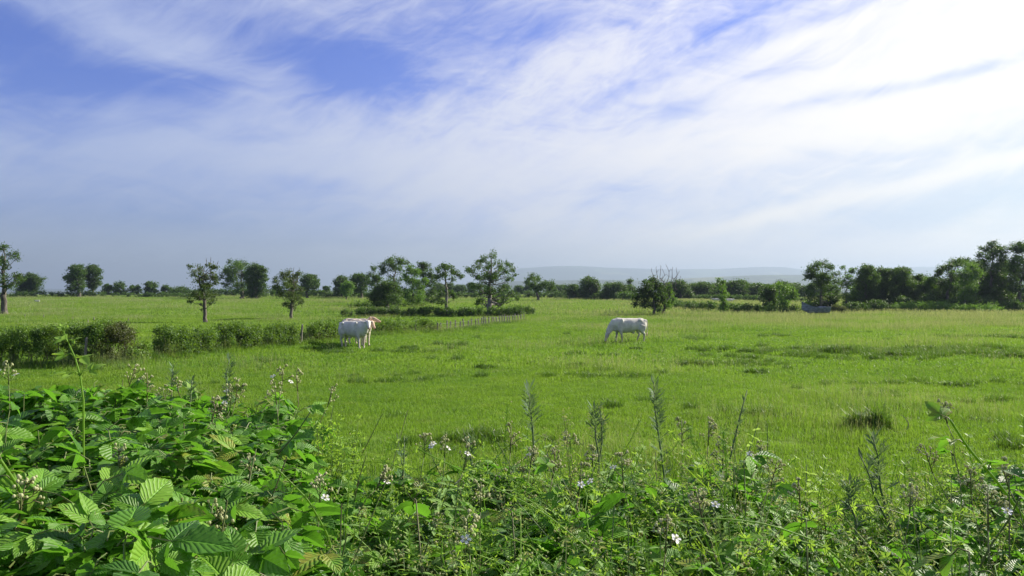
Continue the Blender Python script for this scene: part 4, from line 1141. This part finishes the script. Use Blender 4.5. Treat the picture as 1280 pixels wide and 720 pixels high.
def compound(mb, Mx, o, size, g, kind=3, tint=.5, mi=0, smi=1, pet=.9, slim=1.0):
    """bramble leaf: petiole and 3 or 5 toothed leaflets. Mx: 3x3 frame (columns x, y=forward, z=normal)"""
    Pl = size * pet * g.uniform(.6, 1.0)
    def put(V): return V @ Mx.T + o
    tube(mb, put(np.array([[0, 0, 0], [0, Pl * .5, .01], [0, Pl, 0]])), [.0016, .0014, .0012], 4, tint, smi)
    spec = [(0, 1.0, Pl + size * .14), (1.15, .82, Pl), (-1.15, .82, Pl)]
    if kind == 5: spec += [(1.95, .6, Pl - .003), (-1.95, .6, Pl - .003)]
    for a, k, yo in spec:
        a += g.normal(0, .12)
        V, q, uv = leaflet(size * k * g.uniform(.9, 1.1), size * k * .66 * slim * g.uniform(.9, 1.12), g.uniform(.15, .5), g.uniform(.1, .75), g, tw=g.normal(0, .25))
        V = V @ rotx(g.normal(-.12, .22)).T @ rotz(a).T + np.array([0, yo, 0])
        mb.add(put(V), q, None, np.clip(tint + g.normal(0, .10), 0, 1), mi, uv)
    if Pl: tube(mb, put(np.array([[0, Pl, 0], [0, Pl + size * .14, 0]])), [.0012, .001], 4, tint, smi)


def frame(fwd, nrm):
    f_ = np.asarray(fwd, float); f_ /= np.linalg.norm(f_)
    n = np.asarray(nrm, float); n = n - f_ * n.dot(f_); n /= np.linalg.norm(n) + 1e-9
    return np.column_stack([np.cross(f_, n), f_, n])


OCT_V = np.array([(1, 0, 0), (0, 1, 0), (-1, 0, 0), (0, -1, 0), (0, 0, 1), (0, 0, -1), (.7, .7, 0), (-.7, .7, 0), (-.7, -.7, 0), (.7, -.7, 0)], float)


def bud(mb, c, r, up, g, mi=0):
    ellipsoid(mb, c, (r, r, r * 1.15), None, 7, 5, mi)
    k = np.arange(5) / 5 * 2 * PI + g.uniform(0, 1)
    up = np.asarray(up, float); F_ = frame(np.cross(up, (1, .1, .2)), up)
    for a in k:   # sepals
        d = F_ @ np.array([math.cos(a), math.sin(a), 0.0]); e_ = F_ @ np.array([-math.sin(a), math.cos(a), 0.0])
        b = np.asarray(c) - up * r * .6
        mb.add([b + e_ * r * .4, b - e_ * r * .4, b + d * r * 1.5 + up * r * .6], None, [(0, 1, 2)], .2, mi)


def flower(mb, c, r, nrm, g, mi=0, ci=1):
    F_ = frame(np.cross(nrm, (.3, 1, .1)), nrm)
    for a in np.arange(5) / 5 * 2 * PI:
        d = np.array([math.cos(a), math.sin(a), 0]); e_ = np.array([-math.sin(a), math.cos(a), 0])
        pts = np.array([d * r * .15, d * r * .5 + e_ * r * .3 + [0, 0, r * .1], d * r * 1.0 + e_ * r * .32 + [0, 0, r * .12], d * r * 1.1 + [0, 0, r * .05], d * r * 1.0 - e_ * r * .32 + [0, 0, r * .12], d * r * .5 - e_ * r * .3 + [0, 0, r * .1]])
        mb.add(pts @ F_.T + c, None, [(0, 1, 2), (0, 2, 3), (0, 3, 4), (0, 4, 5)], g.uniform(.3, .9), mi)
    ellipsoid(mb, np.asarray(c) + nrm * r * .15, (r * .25,) * 3, None, 7, 5, ci)
    for a in g.uniform(0, 6.28, 10):
        p = np.array([math.cos(a) * .4, math.sin(a) * .4, .45]) * r
        q = p @ F_.T + c
        mb.add([q - (r * .06, 0, 0), q + (r * .06, 0, 0), np.asarray(c)], None, [(0, 1, 2)], .5, ci)


def panicle(mb, o, d, size, g, nb=9, nf=2, smi=2, fmi=1, bmi=0):
    """flower head: short branching stalks, grey-green buds, a few open flowers"""
    d = np.asarray(d, float) / np.linalg.norm(d)
    fl = []
    tube(mb, [o, o + d * size * .5, o + d * size], [.0022, .0018, .001], 5, .5, smi)
    for i in range(nb):
        u = .15 + .85 * i / nb
        b = o + d * size * u
        v = rvec(1, g)[0]; v = v - d * v.dot(d) * .6 + d * .7; v /= np.linalg.norm(v)
        Ln = size * (.55 - .35 * u) * g.uniform(.7, 1.3)
        e_ = b + v * Ln
        tube(mb, [b, (b + e_) / 2 + np.array([0, 0, -.003]), e_], [.0013, .001, .0009], 4, .5, smi)
        if i < nf: fl.append((e_, v))
        else:
            bud(mb, e_, g.uniform(.0027, .0040), v, g, bmi)
            for _ in range(g.integers(1, 4)):
                v2 = v + rvec(1, g)[0] * .9; v2 /= np.linalg.norm(v2); e2 = e_ - v * Ln * .4 + v2 * Ln * .5
                tube(mb, [e_ - v * Ln * .4, e2], [.0009, .0008], 4, .5, smi); bud(mb, e2, g.uniform(.0024, .0038), v2, g, bmi)
    return fl


def to_sun_n(g, k=.5):
    n = np.array([g.normal(0, .45), g.normal(-.12, .45), 1.0]); return n / np.linalg.norm(n)


# canopy of the thicket: skyline row per photo column and where its far edge stands
YT = np.array([(-500, 500), (-120, 485), (0, 484), (60, 484), (110, 468), (160, 472), (230, 484), (300, 494), (345, 492), (390, 545), (430, 585), (470, 596), (520, 584), (570, 580), (640, 576), (700, 570),
               (760, 582), (820, 598), (860, 580), (900, 570), (950, 584), (1010, 625), (1070, 640), (1130, 635), (1180, 585), (1250, 580), (1300, 575), (1500, 590), (1900, 600)], float)


def canopy_z(x, y):
    r = np.sqrt(x * x + y * y); px = 640 + F * x / np.maximum(y, .2)
    px = np.clip(px, -500, 1900)
    yt = np.interp(px, YT[:, 0], YT[:, 1])
    rf = np.interp(px, [-500, 350, 450, 1900], [3.5, 3.4, 3.0, 2.9])
    drop = (yt - HZ) / F * rf
    bump_ = .05 * np.sin(x * 9 + y * 3) * np.sin(y * 7 - x * 4) + .03 * np.sin(x * 17 + 1) * np.sin(y * 15)
    return CZ - drop + bump_ - .03 - np.maximum(0, y - rf) * .9 - np.maximum(0, 1.0 - y) * 1.2, rf


BM = [M['bramble'], M['cane']]
lp = []
for i in range(7):
    g = np.random.default_rng(800 + i); mb = MB()
    compound(mb, np.eye(3), np.zeros(3), .075 * g.uniform(.9, 1.15), g, 5 if i in (1, 4) else 3, [.25, .4, .5, .6, .75, .45, .35][i])
    lp.append(('leaf', mb.mesh('bramble leaf', BM)))
# pale weed sprigs (goosegrass whorls), bud heads
wp = []
for i in range(4):
    g = np.random.default_rng(820 + i); mb = MB()
    L_ = g.uniform(.22, .34); n = int(L_ / .032); pts = [np.zeros(3)]
    d = np.array([0, 0, 1.0])
    for k in range(n):
        d = d + g.normal(0, .13, 3); d /= np.linalg.norm(d); pts.append(pts[-1] + d * .032)
    tube(mb, pts, [.0013] * len(pts), 4, .5, 0)
    for k, p in enumerate(pts[1:]):
        for a in np.arange(7) / 7 * 2 * PI + g.uniform(0, 1):
            ll = .021 * g.uniform(.8, 1.2) * (1 - .5 * (k / n) ** 3)
            dd = np.array([math.cos(a), math.sin(a), g.uniform(.1, .6)]); ss_ = np.array([-math.sin(a), math.cos(a), 0]) * .0024
            mb.add([p, p + dd * ll * .6 + ss_, p + dd * ll, p + dd * ll * .6 - ss_], [(0, 1, 2, 3)], None, g.uniform(.2, .9), 0)
        if k > n * .5:
            e_ = p + rvec(1, g)[0] * .02; ellipsoid(mb, e_, (.0022,) * 3, None, 6, 4, 1)
    wp.append(('sprig', mb.mesh('goosegrass sprig', [M['cleaver'], M['bud']])))
for i in range(3):
    g = np.random.default_rng(840 + i); mb = MB()
    fl = panicle(mb, np.zeros(3), (0, 0, 1), .10, g, 9, 1 if i == 0 else 0)
    for c_, v in fl: flower(mb, c_, .010, v, g, 1, 0)
    wp.append(('head', mb.mesh('bud head', [M['bud'], M['petal'], M['cane']])))
for i in range(2):     # nettle like upright shoot with small pointed leaves
    g = np.random.default_rng(850 + i); mb = MB(); H_ = .26
    tube(mb, [(0, 0, 0), (.005, .004, H_ * .5), (0, .01, H_)], [.002, .0018, .001], 5, .5, 1)
    for k in range(7):
        z_ = H_ * (.2 + .8 * k / 7); s_ = .045 * (1 - .07 * k)
        for a in (0, PI):
            V, q, uv = leaflet(s_, s_ * .42, .25, .5, g)
            Rm = rotz(a + (k % 2) * PI / 2 + g.normal(0, .2)) @ rotx(.25)
            mb.add(V @ Rm.T + np.array([0, 0, z_]), q, None, .6, 0, uv)
    wp.append(('shoot', mb.mesh('weed shoot', [M['weedleaf'] if 'weedleaf' in M else M['weed'], M['stalk']])))

for i in range(2):     # thin pale flowering grass
    g = np.random.default_rng(860 + i); mb = MB()
    for q_ in range(4):
        Hh = g.uniform(.18, .34); ld = g.normal(0, .06, 2)
        tube(mb, [(0, 0, 0), (ld[0] * .4, ld[1] * .4, Hh * .6), (ld[0], ld[1], Hh)], [.0012, .001, .0006], 4, .5, 0)
        C = np.array([ld[0], ld[1], Hh]) + np.stack([g.normal(0, .006, 26), g.normal(0, .006, 26), g.uniform(-.07, .02, 26)], -1)
        cards(mb, C, .010, g.uniform(.2, .9, 26), g, aspect=.35, mi=0)
    blades(mb, 10, .03, .15, .32, .006, g, lean=.6, mi=1)
    wp.append(('grass stem', mb.mesh('grass stem', [M['seed'], M['grass']])))
g = np.random.default_rng(5)
n = 25000
y = g.uniform(.75, 4.2, n); x = g.uniform(-1, 1, n) * (.80 * y + .35)
cz, rf = canopy_z(x, y)
dep = np.abs(g.normal(0, .13, n)); z = cz - dep
ok = (y < rf + .55) & (np.sqrt(x * x + y * y + (z - CZ) ** 2) > 1.3) & (z > H(x, y) - .1)
x, y, z = x[ok], y[ok], z[ok]; n = len(x); dep = dep[ok]
pxl = 640 + F * x / y
# clearings where weeds take over
bram = 1.0 - .28 * sstep((pxl - 380) / 130) + .16 * sstep((pxl - 330) / 120) * np.sin(x * 5 + 1) * np.sin(y * 4)
isb = g.uniform(0, 1, n) < bram
keep = isb & (g.uniform(0, 1, n) < np.where(pxl < 420, .85, .85))
P = np.stack([x, y, z], -1)
m_ = int(keep.sum())
rot = np.stack([g.normal(-.15, .42, m_), g.normal(0, .38, m_), g.uniform(0, 2 * PI, m_)], -1)
scl = np.where(pxl[keep] < 430, g.uniform(.55, 1.2, m_), g.uniform(.5, 1.15, m_))
scatter('undergrowth', lp, P[keep], rot, scl, g.integers(0, 7, m_), 'dense bramble leaves covering the bank')
wk = ~isb
P2 = P[wk]; k2 = len(P2); P2[:, 2] -= .10
idx2 = g.choice(len(wp), k2, p=[.10, .10, .10, .10, .13, .13, .12, .08, .08, .03, .03])
rot2 = np.stack([g.normal(0, .45, k2), g.normal(0, .45, k2), g.uniform(0, 2 * PI, k2)], -1)
scatter('undergrowth', wp, P2, rot2, g.uniform(.7, 1.25, k2), idx2, 'pale weeds, sprigs and buds tangled on the bank')
# inner stems, so that nothing floats
mb = MB()
for i in range(420):
    yy = g.uniform(1.0, 3.4); xx = g.uniform(-.8, .8) * yy; c_, _ = canopy_z(np.array([xx]), np.array([yy])); c_ = float(c_[0])
    a = np.array([xx, yy, Hf(xx, yy) - .05]); d = g.normal(0, .28, 2); b = np.array([xx + d[0], yy + d[1], c_ - .02])
    tt = np.linspace(0, 1, 6)[:, None]; Pp = a + (b - a) * tt; Pp[:, 0] += np.sin(tt[:, 0] * PI) * g.normal(0, .06)
    tube(mb, Pp, list(np.linspace(.0035, .0015, 6)), 5)
tag(mb.build('undergrowth_stems', M['cane']), 'thin tangled stems inside the thicket', None, None, 'stuff')
# pale strands that arch over the top of the thicket
mb = MB(); gs = np.random.default_rng(15)
for i in range(330):
    yy = gs.uniform(1.25, 3.0); xx = gs.uniform(-.18, .75) * yy
    c_ = float(canopy_z(np.array([xx]), np.array([yy]))[0][0]); L_ = gs.uniform(.15, .5); a = gs.uniform(0, 6.28)
    tt = np.linspace(0, 1, 9)[:, None]; d = np.array([[math.cos(a), math.sin(a) * .6, 0]])
    Pp = np.array([[xx, yy, c_ - .12]]) + d * tt * L_ ; Pp[:, 2] += np.sin(tt[:, 0] * PI * gs.uniform(.45, .9)) * gs.uniform(.10, .24)
    Pp += gs.normal(0, .003, Pp.shape); tube(mb, Pp, list(np.linspace(.0016, .0007, 9)), 4, gs.uniform(0, 1), 0)
    if i % 2:
        for p in Pp[3:]:
            cards(mb, p + gs.normal(0, .006, (5, 3)), .016, gs.uniform(.3, 1, 5), gs, aspect=.3, mi=0)
    else:
        cards(mb, Pp[-1] + gs.normal(0, .010, (16, 3)), .010, gs.uniform(.2, 1, 16), gs, aspect=.5, mi=1)
tag(mb.build('undergrowth', [M['cleaver'], M['seed']]), 'pale thin stems arching over the brambles', None, None, 'stuff')
# leaf litter and moss of the bank: a dark low growth
gl = np.random.default_rng(6); n = 5000
y = gl.uniform(.6, 6.0, n); x = gl.uniform(-1, 1, n) * (.85 * y + .5)
rot = np.stack([gl.normal(0, .5, n), gl.normal(0, .5, n), gl.uniform(0, 6.28, n)], -1)
scatter('undergrowth', lp, np.stack([x, y, H(x, y) + gl.uniform(.03, .35, n)], -1), rot, gl.uniform(.8, 1.3, n), gl.integers(0, 7, n), 'lower bramble leaves in the shade of the bank')


def cane(label, px, py, D, root_px=None, size=.10, nb=9, nf=2, leaf=.062, nl=7, arch=.12, seed=0, thick=.0024, cat='bramble', name='bramble_cane', bare=.0, side=0.0, tint=.5, back=.15, drop=.55, group='flowering bramble canes of the thicket'):
    g = np.random.default_rng(seed + 3000)
    tip = np.array([wx(px, D), D, wz(py, D)])
    rpx = px if root_px is None else root_px
    rt = np.array([wx(rpx, D), D - back, tip[2] - drop])
    n = 12; tt = np.linspace(0, 1, n)[:, None]
    P = rt + (tip - rt) * tt; P[:, 2] += np.sin(tt[:, 0] * PI * .5) ** 1.0 * arch - arch * tt[:, 0]; P[:, 0] += np.sin(tt[:, 0] * PI) * side
    P += g.normal(0, .004, P.shape)
    gz = Hf(rt[0], rt[1])
    low = np.array([[rt[0] - .02, rt[1] - .02, gz - .05]])
    P = np.concatenate([low, P])
    root = empty(name, tuple(P[0]), label, cat, group)
    wb = MB(); fb = MB()
    tube(wb, P, list(np.linspace(thick, thick * .5, len(P))), 6)
    for i in range(nl):
        u = .35 + .6 * i / nl + g.uniform(-.02, .02)
        k = min(len(P) - 2, int(1 + u * (n - 1))); p = P[k]
        a = i * 2.4 + g.uniform(-.4, .4)
        f_ = np.array([math.cos(a), math.sin(a) * .8, g.uniform(.05, .6)])
        compound(fb, frame(f_, to_sun_n(g)), p, leaf * (1.15 - .5 * u) * g.uniform(.85, 1.2), g, 5 if g.uniform() < .15 else 3, np.clip(tint + g.normal(0, .15), 0, 1), 0, 1)
    d = P[-1] - P[-2]; d = d / np.linalg.norm(d) * .6 + np.array([0, 0, .6])
    hb = MB(); fl = panicle(hb, P[-1], d, size, g, nb, nf)
    wb.build('stem', M['cane'], root, True)
    fb.build('leaves', BM, root, True)
    hb.build('bud_cluster', [M['bud'], M['petal'], M['cane']], root, True)
    for c_, v in fl:
        q = MB(); v = v * .4 + np.array([g.normal(0, .3), -.5, .7]); v /= np.linalg.norm(v); flower(q, c_, .0105, v, g, 0, 1); q.build('flower', [M['petal'], M['bud']], root)
    for ch in root.children: ch.location = tuple(-P[0])
    return root


CN = [(160, 478, 3.1, 'bud-topped cane rising highest behind the pale shoot on the left'), (184, 492, 3.0, 'cane with dark buds just right of the highest left one'), (206, 497, 3.1, 'cane with pale buds left of the dense pair of bud heads'),
      (222, 488, 3.2, 'slender cane leaning right near the far left hedge'), (262, 520, 2.6, 'cane with a crowded pale bud head over the dark leaves'), (285, 508, 3.0, 'cane with pale bud head among a white flower and grey buds'),
      (296, 498, 3.1, 'cane with its bud head just above the dark bramble mound'), (352, 478, 3.0, 'tall cane with a fan of buds at the right end of the mound'), (372, 484, 3.1, 'cane with a white flower at the very right of the mound'),
      (345, 500, 2.9, 'cane below the tall fan of buds'), (408, 500, 3.1, 'thin cane with few dark buds hanging over the open grass'), (12, 474, 2.4, 'cane with a white flower in the top left corner of the thicket'),
      (150, 598, 1.9, 'short cane with a yellowish bud head in the dark leaves at left'), (528, 572, 2.8, 'cane with a white flower at the left end of the bud row'), (556, 574, 2.7, 'cane with pink-brown buds beside the white-flowered one'),
      (578, 588, 2.5, 'low cane with grey buds left of the lush tussock'), (640, 566, 2.8, 'cane with two heads under the first tall grey stalk'), (660, 588, 2.6, 'cane with round buds at the foot of the first tall stalk'),
      (692, 600, 2.4, 'cane with brown flower head below the small stalk'), (716, 568, 2.8, 'cane with dark buds between the two small stalks'), (742, 580, 2.7, 'cane with a pink bud head under the small feathery stalk'),
      (724, 620, 2.2, 'cane with white petals in the middle of the thicket'), (780, 600, 2.4, 'cane with pale buds left of the tallest grey stalk'), (852, 560, 2.8, 'cane with buds left of the bent grass stem'),
      (884, 556, 2.7, 'cane with small buds beside the nodding stem'), (904, 588, 2.4, 'cane with grey-green buds under the ribbed leaf'), (946, 588, 2.6, 'cane with a white flower right of the ribbed leaf'),
      (962, 610, 2.4, 'cane with strung round buds facing the field'), (1000, 630, 2.2, 'cane with brown withered flowers by the bare gap'), (1136, 640, 2.0, 'cane with large dark round buds near the right corner'),
      (1170, 590, 2.5, 'cane with grey buds left of the big diagonal stem'), (1184, 530, 2.4, 'tall cane tip with pale tuft right of the dry twig'), (1212, 620, 2.2, 'cane with buds on the lower right slope'),
      (1262, 612, 2.0, 'cane with ribbed leaves at the right edge'), (1240, 670, 1.7, 'cane in the lower right corner with pale buds'), (20, 655, 1.5, 'thick hairy bud stem crossing the lower left corner'),
      (212, 690, 1.6, 'short cane with pink-white buds at the bottom left'), (258, 694, 1.6, 'short cane with pink buds right of the other bottom one'), (590, 694, 1.6, 'cane with a white tuft at the bottom centre'),
      (600, 640, 2.0, 'cane with small buds over the big heart-shaped leaf'), (470, 610, 2.4, 'cane with small buds by the bright feathery weed'), (880, 655, 1.9, 'cane with buds in the goosegrass tangle'), (830, 690, 1.7, 'cane with a white flower at the bottom right of centre'),
      (400, 640, 2.0, 'cane with grey buds left of the ribbed twin leaves'), (310, 600, 2.1, 'cane with buds in the middle of the bramble mound')]
for i, (px, py, D, lb) in enumerate(CN):
    g_ = random.Random(i * 7 + 1)
    cane(lb, px, py + (6 if px < 430 and py < 530 else 0), D, px + g_.uniform(-60, 60), size=g_.uniform(.06, .10), nb=g_.randint(7, 11), nf=(g_.choice([1, 2]) if ('white' in lb or 'petals' in lb) else g_.choice([0, 0, 0, 1])), leaf=g_.uniform(.052, .072) * (1.15 if px < 420 else .85), nl=g_.randint(5, 9), arch=g_.uniform(0, .15), seed=i, side=g_.uniform(-.05, .05), tint=g_.uniform(.35, .7))


def stalk(label, px, py, D, base_py, seed=0, leaf=.05, lean=0, dens=1.0, mat='mugwort', name='weed_stalk', cat='weed', h=None, group='tall grey-green stalks above the thicket'):
    g = np.random.default_rng(seed + 4000)
    tip = np.array([wx(px, D), D, wz(py, D)]); b = np.array([wx(px + lean, D), D - .05, wz(base_py, D)])
    gz = Hf(b[0], b[1])
    P = np.array([[b[0], b[1], gz - .05], [b[0], b[1], gz * .5 + b[2] * .5], b, b * .6 + tip * .4 + [g.normal(0, .006), 0, 0], b * .3 + tip * .7 + [g.normal(0, .006), 0, 0], tip])
    root = empty(name, tuple(P[0]), label, cat, group)
    wb = MB(); fb = MB()
    tube(wb, P, [.005, .0045, .004, .0034, .0026, .0012], 6)
    L_ = np.linalg.norm(tip - b); n = int(L_ / .016 * dens)
    for i in range(n):
        u = i / n; p = b + (tip - b) * u + [0, 0, 0]
        a = i * 2.4 + g.uniform(-.3, .3)
        up_ = .45 + 1.1 * u
        for q in range(1 if u < .5 else 3):
            a += 1.3 * q
            d = np.array([math.cos(a), math.sin(a), up_]); d /= np.linalg.norm(d)
            ll = leaf * (.75 + .45 * math.sin(u * PI) + (.35 if u > .7 else 0)) * g.uniform(.6, 1.2) * (1.15 - .3 * u)
            sdv = np.cross(d, (0, 0, 1.0)); sdv /= np.linalg.norm(sdv)
            dr = np.array([0, 0, -ll * .25 * (1 - u)])
            # a feathered leaf: midrib blade with two or three narrow lobes
            fb.add([p, p + d * ll * .5 + sdv * ll * .11, p + d * ll + dr, p + d * ll * .5 - sdv * ll * .11], [(0, 1, 2, 3)], None, g.uniform(.2, .9))
            if u < .85:
                for sgn in (-1, 1):
                    for f0 in (.35, .6):
                        o = p + d * ll * f0; e_ = d * .7 + sdv * sgn * .7
                        fb.add([o, o + e_ * ll * .22 + d * ll * .09, o + e_ * ll * .46, o + e_ * ll * .22 - d * ll * .09], [(0, 1, 2, 3)], None, g.uniform(.2, .9))
    wb.build('stem', M['stalk'], root, True); fb.build('leaves', M[mat], root)
    for ch in root.children: ch.location = tuple(-P[0])


stalk('tall grey-green stalk left of centre, level with the dark tussocks', 661, 482, 3.2, 570, 1, lean=6)
stalk('short double stalk right of the first tall one', 742, 508, 3.1, 568, 2, lean=5)
stalk('second tip of the short double stalk', 751, 514, 3.12, 575, 3, lean=-4, dens=.7)
stalk('tallest stalk with a bushy top in the centre right of the picture', 817, 474, 3.0, 605, 4, lean=12, leaf=.045, dens=1.2)
stalk('thin pale stalk standing above the ribbed leaf', 934, 488, 3.0, 590, 5, lean=-30, dens=.35, leaf=.03)
stalk('branching stalk in front of the big dark tussock', 1090, 540, 2.6, 650, 6, lean=14, dens=.8)
stalk('short side stalk of the branching one at the dark tussock', 1074, 566, 2.6, 650, 7, lean=28, dens=.5)
stalk('grey stalk in front of the second left hedge', 288, 444, 3.4, 520, 8, leaf=.04)
stalk('faint grey stalk left of centre of the bramble mound', 217, 455, 3.4, 520, 9, leaf=.04, dens=.8)
stalk('small grey stalk above the highest bud heads', 241, 470, 3.3, 520, 10, leaf=.035, dens=.8)
stalk('leafy stalk left of the bare gap at the right', 590, 545, 3.0, 610, 11, leaf=.04)
stalk('slim leafy stalk left of the branching one', 1062, 600, 2.5, 680, 12, leaf=.045)
stalk('small stalk over the bud row left of centre', 505, 545, 3.0, 600, 13, leaf=.035, dens=.6)

# the pale shoot on the left with young leaves, closest to the hedge
g = np.random.default_rng(90)
D = 2.0; pts = [(104, 500), (100, 470), (94, 448), (86, 430), (79, 413)]
P = np.array([[wx(a, D), D, wz(b, D)] for a, b in pts]); P = np.concatenate([[[P[0][0] + .02, D - .03, Hf(P[0][0], D) - .05]], P])
root = empty('bramble_shoot', tuple(P[0]), 'yellow-green young shoot poking up in front of the big left hedge', 'bramble')
wb = MB(); fb = MB(); tube(wb, P, [.003, .0026, .0022, .0019, .0015, .001], 7)
for (k, a, s, up_) in ((2, .3, .05, .6), (3, 3.2, .05, .3), (3, -.6, .055, .1), (4, 2.9, .04, .5), (4, 0, .03, .8), (5, .6, .022, 1.2), (5, 2.6, .022, 1.3), (2, 3.6, .055, .2)):
    compound(fb, frame((math.cos(a), math.sin(a), up_), (g.normal(0, .3), -.3, 1)), P[k], s * .68, g, 3, .9, 0, 1)
wb.build('stem', M['cleaver'], root, True); fb.build('leaves', [M['cleaver'], M['cleaver']], root, True)
for ch in root.children: ch.location = tuple(-P[0])

# long smooth stems that scramble over the brambles
SC = [('pale straight stem slanting across the lower left corner', [(0, 575), (20, 605), (40, 640), (60, 690), (75, 730)], 1.5, .0045),
      ('long thin goosegrass stem arching over the centre', [(520, 560), (600, 600), (680, 640), (740, 690), (790, 735)], 1.7, .002),
      ('goosegrass stem running down left of centre', [(345, 585), (385, 625), (410, 670), (425, 730)], 1.7, .003),
      ('upright goosegrass stem left of the big dark leaves', [(433, 560), (436, 610), (432, 660), (430, 730)], 2.0, .002),
      ('dark curved bare cane sweeping over the bramble mound', [(388, 515), (368, 545), (345, 570), (330, 600), (318, 640)], 2.4, .003),
      ('thick green stem rising diagonally at the right', [(1188, 525), (1210, 560), (1245, 600), (1275, 640), (1320, 700)], 1.9, .0042),
      ('dry pale stem lying level in the lower right', [(820, 650), (900, 648), (960, 655), (1030, 680), (1080, 730)], 1.8, .0025),
      ('bent grass stem nodding beside the ribbed leaf', [(862, 535), (868, 560), (888, 585), (915, 620), (935, 680)], 2.3, .0028),
      ('goosegrass stem climbing in front of the bare gap', [(1000, 655), (1040, 640), (1090, 630), (1150, 650), (1200, 690)], 2.0, .002),
      ('reddish bare cane in the lower right corner', [(1275, 622), (1262, 650), (1240, 680), (1215, 730)], 1.7, .0026),
      ('long stem leaning left across the lower centre', [(690, 590), (720, 640), (735, 690), (745, 740)], 2.1, .0022),
      ('goosegrass stem along the bottom of the photo', [(930, 700), (985, 672), (1050, 690), (1110, 730)], 1.7, .002),
      ('upright goosegrass stem right of the tallest stalk', [(905, 540), (912, 600), (910, 660), (914, 730)], 2.3, .002)]
for i, (lb, pts, D, r_) in enumerate(SC):
    g = np.random.default_rng(950 + i)
    A = np.array([[wx(a, D + .03 * k), D + .03 * k, wz(b, D + .03 * k)] for k, (a, b) in enumerate(pts)])
    t0 = np.linspace(0, len(A) - 1, 22); P = np.stack([np.interp(t0, np.arange(len(A)), A[:, c]) for c in range(3)], -1)
    P[1:-1] = (P[:-2] + 2 * P[1:-1] + P[2:]) / 4; P[1:-1] = (P[:-2] + 2 * P[1:-1] + P[2:]) / 4
    root = empty('scrambling_stem', tuple(P[-1]), lb, 'stem', 'long stems scrambling over the brambles')
    wb = MB(); tube(wb, P, list(np.linspace(r_ * .6, r_, len(P))), 6)
    goose = 'goosegrass' in lb
    wb.build('stem', M['cane'] if ('bare' in lb or 'reddish' in lb) else M['cleaver'], root, True)
    fb = MB()
    if goose or 'nodding' in lb:
        for k in range(0, len(P) - 1, 2):
            for a in np.arange(7) / 7 * 2 * PI + g.uniform(0, 1):
                ax = (P[k + 1] - P[k]); ax /= np.linalg.norm(ax); Fm = frame(np.cross(ax, (0, 1, .1)), ax)
                dd = Fm @ np.array([math.cos(a), math.sin(a), .3]); ss_ = np.cross(dd, ax); ll = .017 * g.uniform(.6, 1.2)
                fb.add([P[k], P[k] + dd * ll * .6 + ss_ * .003, P[k] + dd * ll, P[k] + dd * ll * .6 - ss_ * .003], [(0, 1, 2, 3)], None, g.uniform(.3, .9))
        fb.build('leaves', M['cleaver'], root)
    elif 'bare' not in lb and 'dry' not in lb:
        for k in range(1, len(P) - 2, 4):
            a = k * 1.9
            compound(fb, frame((math.cos(a), math.sin(a) * .5, .4), to_sun_n(g)), P[k], .05, g, 3, .7, 0, 1)
        fb.build('leaves', BM, root, True)
    for ch in root.children: ch.location = tuple(-P[-1])

# big single leaves that catch the eye
for i, (px, py, D, s, rx, rz, tn, lb) in enumerate([
    (520, 626, 1.9, .075, -.5, .3, .75, 'bright heart-shaped leaf left of centre'), (420, 690, 1.7, .10, .1, 2.6, .5, 'ribbed twin leaf at the lower centre left'), (362, 600, 2.1, .09, -.3, -2.0, .45, 'large ribbed leaf on the mound edge'),
    (162, 540, 2.2, .10, -.2, 2.8, .5, 'large ribbed leaf in the middle of the bramble mound'), (930, 575, 2.5, .075, .3, -1.6, .4, 'pair of dark ribbed leaves over the open grass'), (1008, 650, 1.9, .07, -.7, .2, .85, 'bright upright leaf by the bare gap'),
    (1212, 690, 1.5, .07, -.4, .9, .9, 'bright oval leaf in the lower right'), (1262, 600, 1.9, .07, .2, -1.3, .35, 'ribbed leaf cut by the right edge'), (640, 640, 2.0, .07, .0, 1.6, .5, 'dark leaf right of the heart-shaped one'),
    (120, 640, 1.6, .085, -.3, -.4, .45, 'dark ribbed leaf low on the left')]):
    g = np.random.default_rng(970 + i)
    o = np.array([wx(px, D), D, wz(py, D)])
    root = empty('bramble_leaf', (o[0], o[1], Hf(o[0], o[1])), lb, 'leaf')
    fb = MB(); compound(fb, rotz(rz) @ rotx(rx), o, s, g, 3, tn, 0, 1, pet=.5); wb = MB()
    tube(wb, [(o[0], o[1] + .02, Hf(o[0], o[1]) - .03), (o[0] + .02, o[1] + .03, o[2] - .3), o], [.003, .0025, .0015], 6)
    wb.build('stem', M['cane'], root, True); fb.build('leaf_blade', BM, root, True)
    for ch in root.children: ch.location = (-o[0], -o[1], -Hf(o[0], o[1]))

# bright feathery weed at the right end of the mound
g = np.random.default_rng(99); D = 3.0
root = empty('feathery_weed', (wx(415, D), D, Hf(wx(415, D), D)), 'soft bright green feathery weed between the bramble mound and the open grass', 'weed')
wb = MB(); fb = MB()
for i in range(30):
    a = np.array([wx(415, D) + g.normal(0, .03), D, Hf(0, D) - .05]); px = g.uniform(378, 452); b = np.array([wx(px, D), D + g.uniform(-.15, .15), wz(g.uniform(512, 560) + abs(px - 412) * .8, D)])
    tt = np.linspace(0, 1, 8)[:, None]; Pp = a + (b - a) * tt; tube(wb, Pp, list(np.linspace(.0025, .0008, 8)), 4)
    u = g.uniform(.5, 1.02, 110)[:, None]; C = a + (b - a) * u + g.normal(0, .014, (110, 3)); cards(fb, C, .020, g.uniform(.2, .9, 110), g, aspect=.3)
wb.build('stem', M['stalk'], root); fb.build('leaves', M['cleaver'], root)
for ch in root.children: ch.location = (-root.location[0], -root.location[1], -root.location[2])
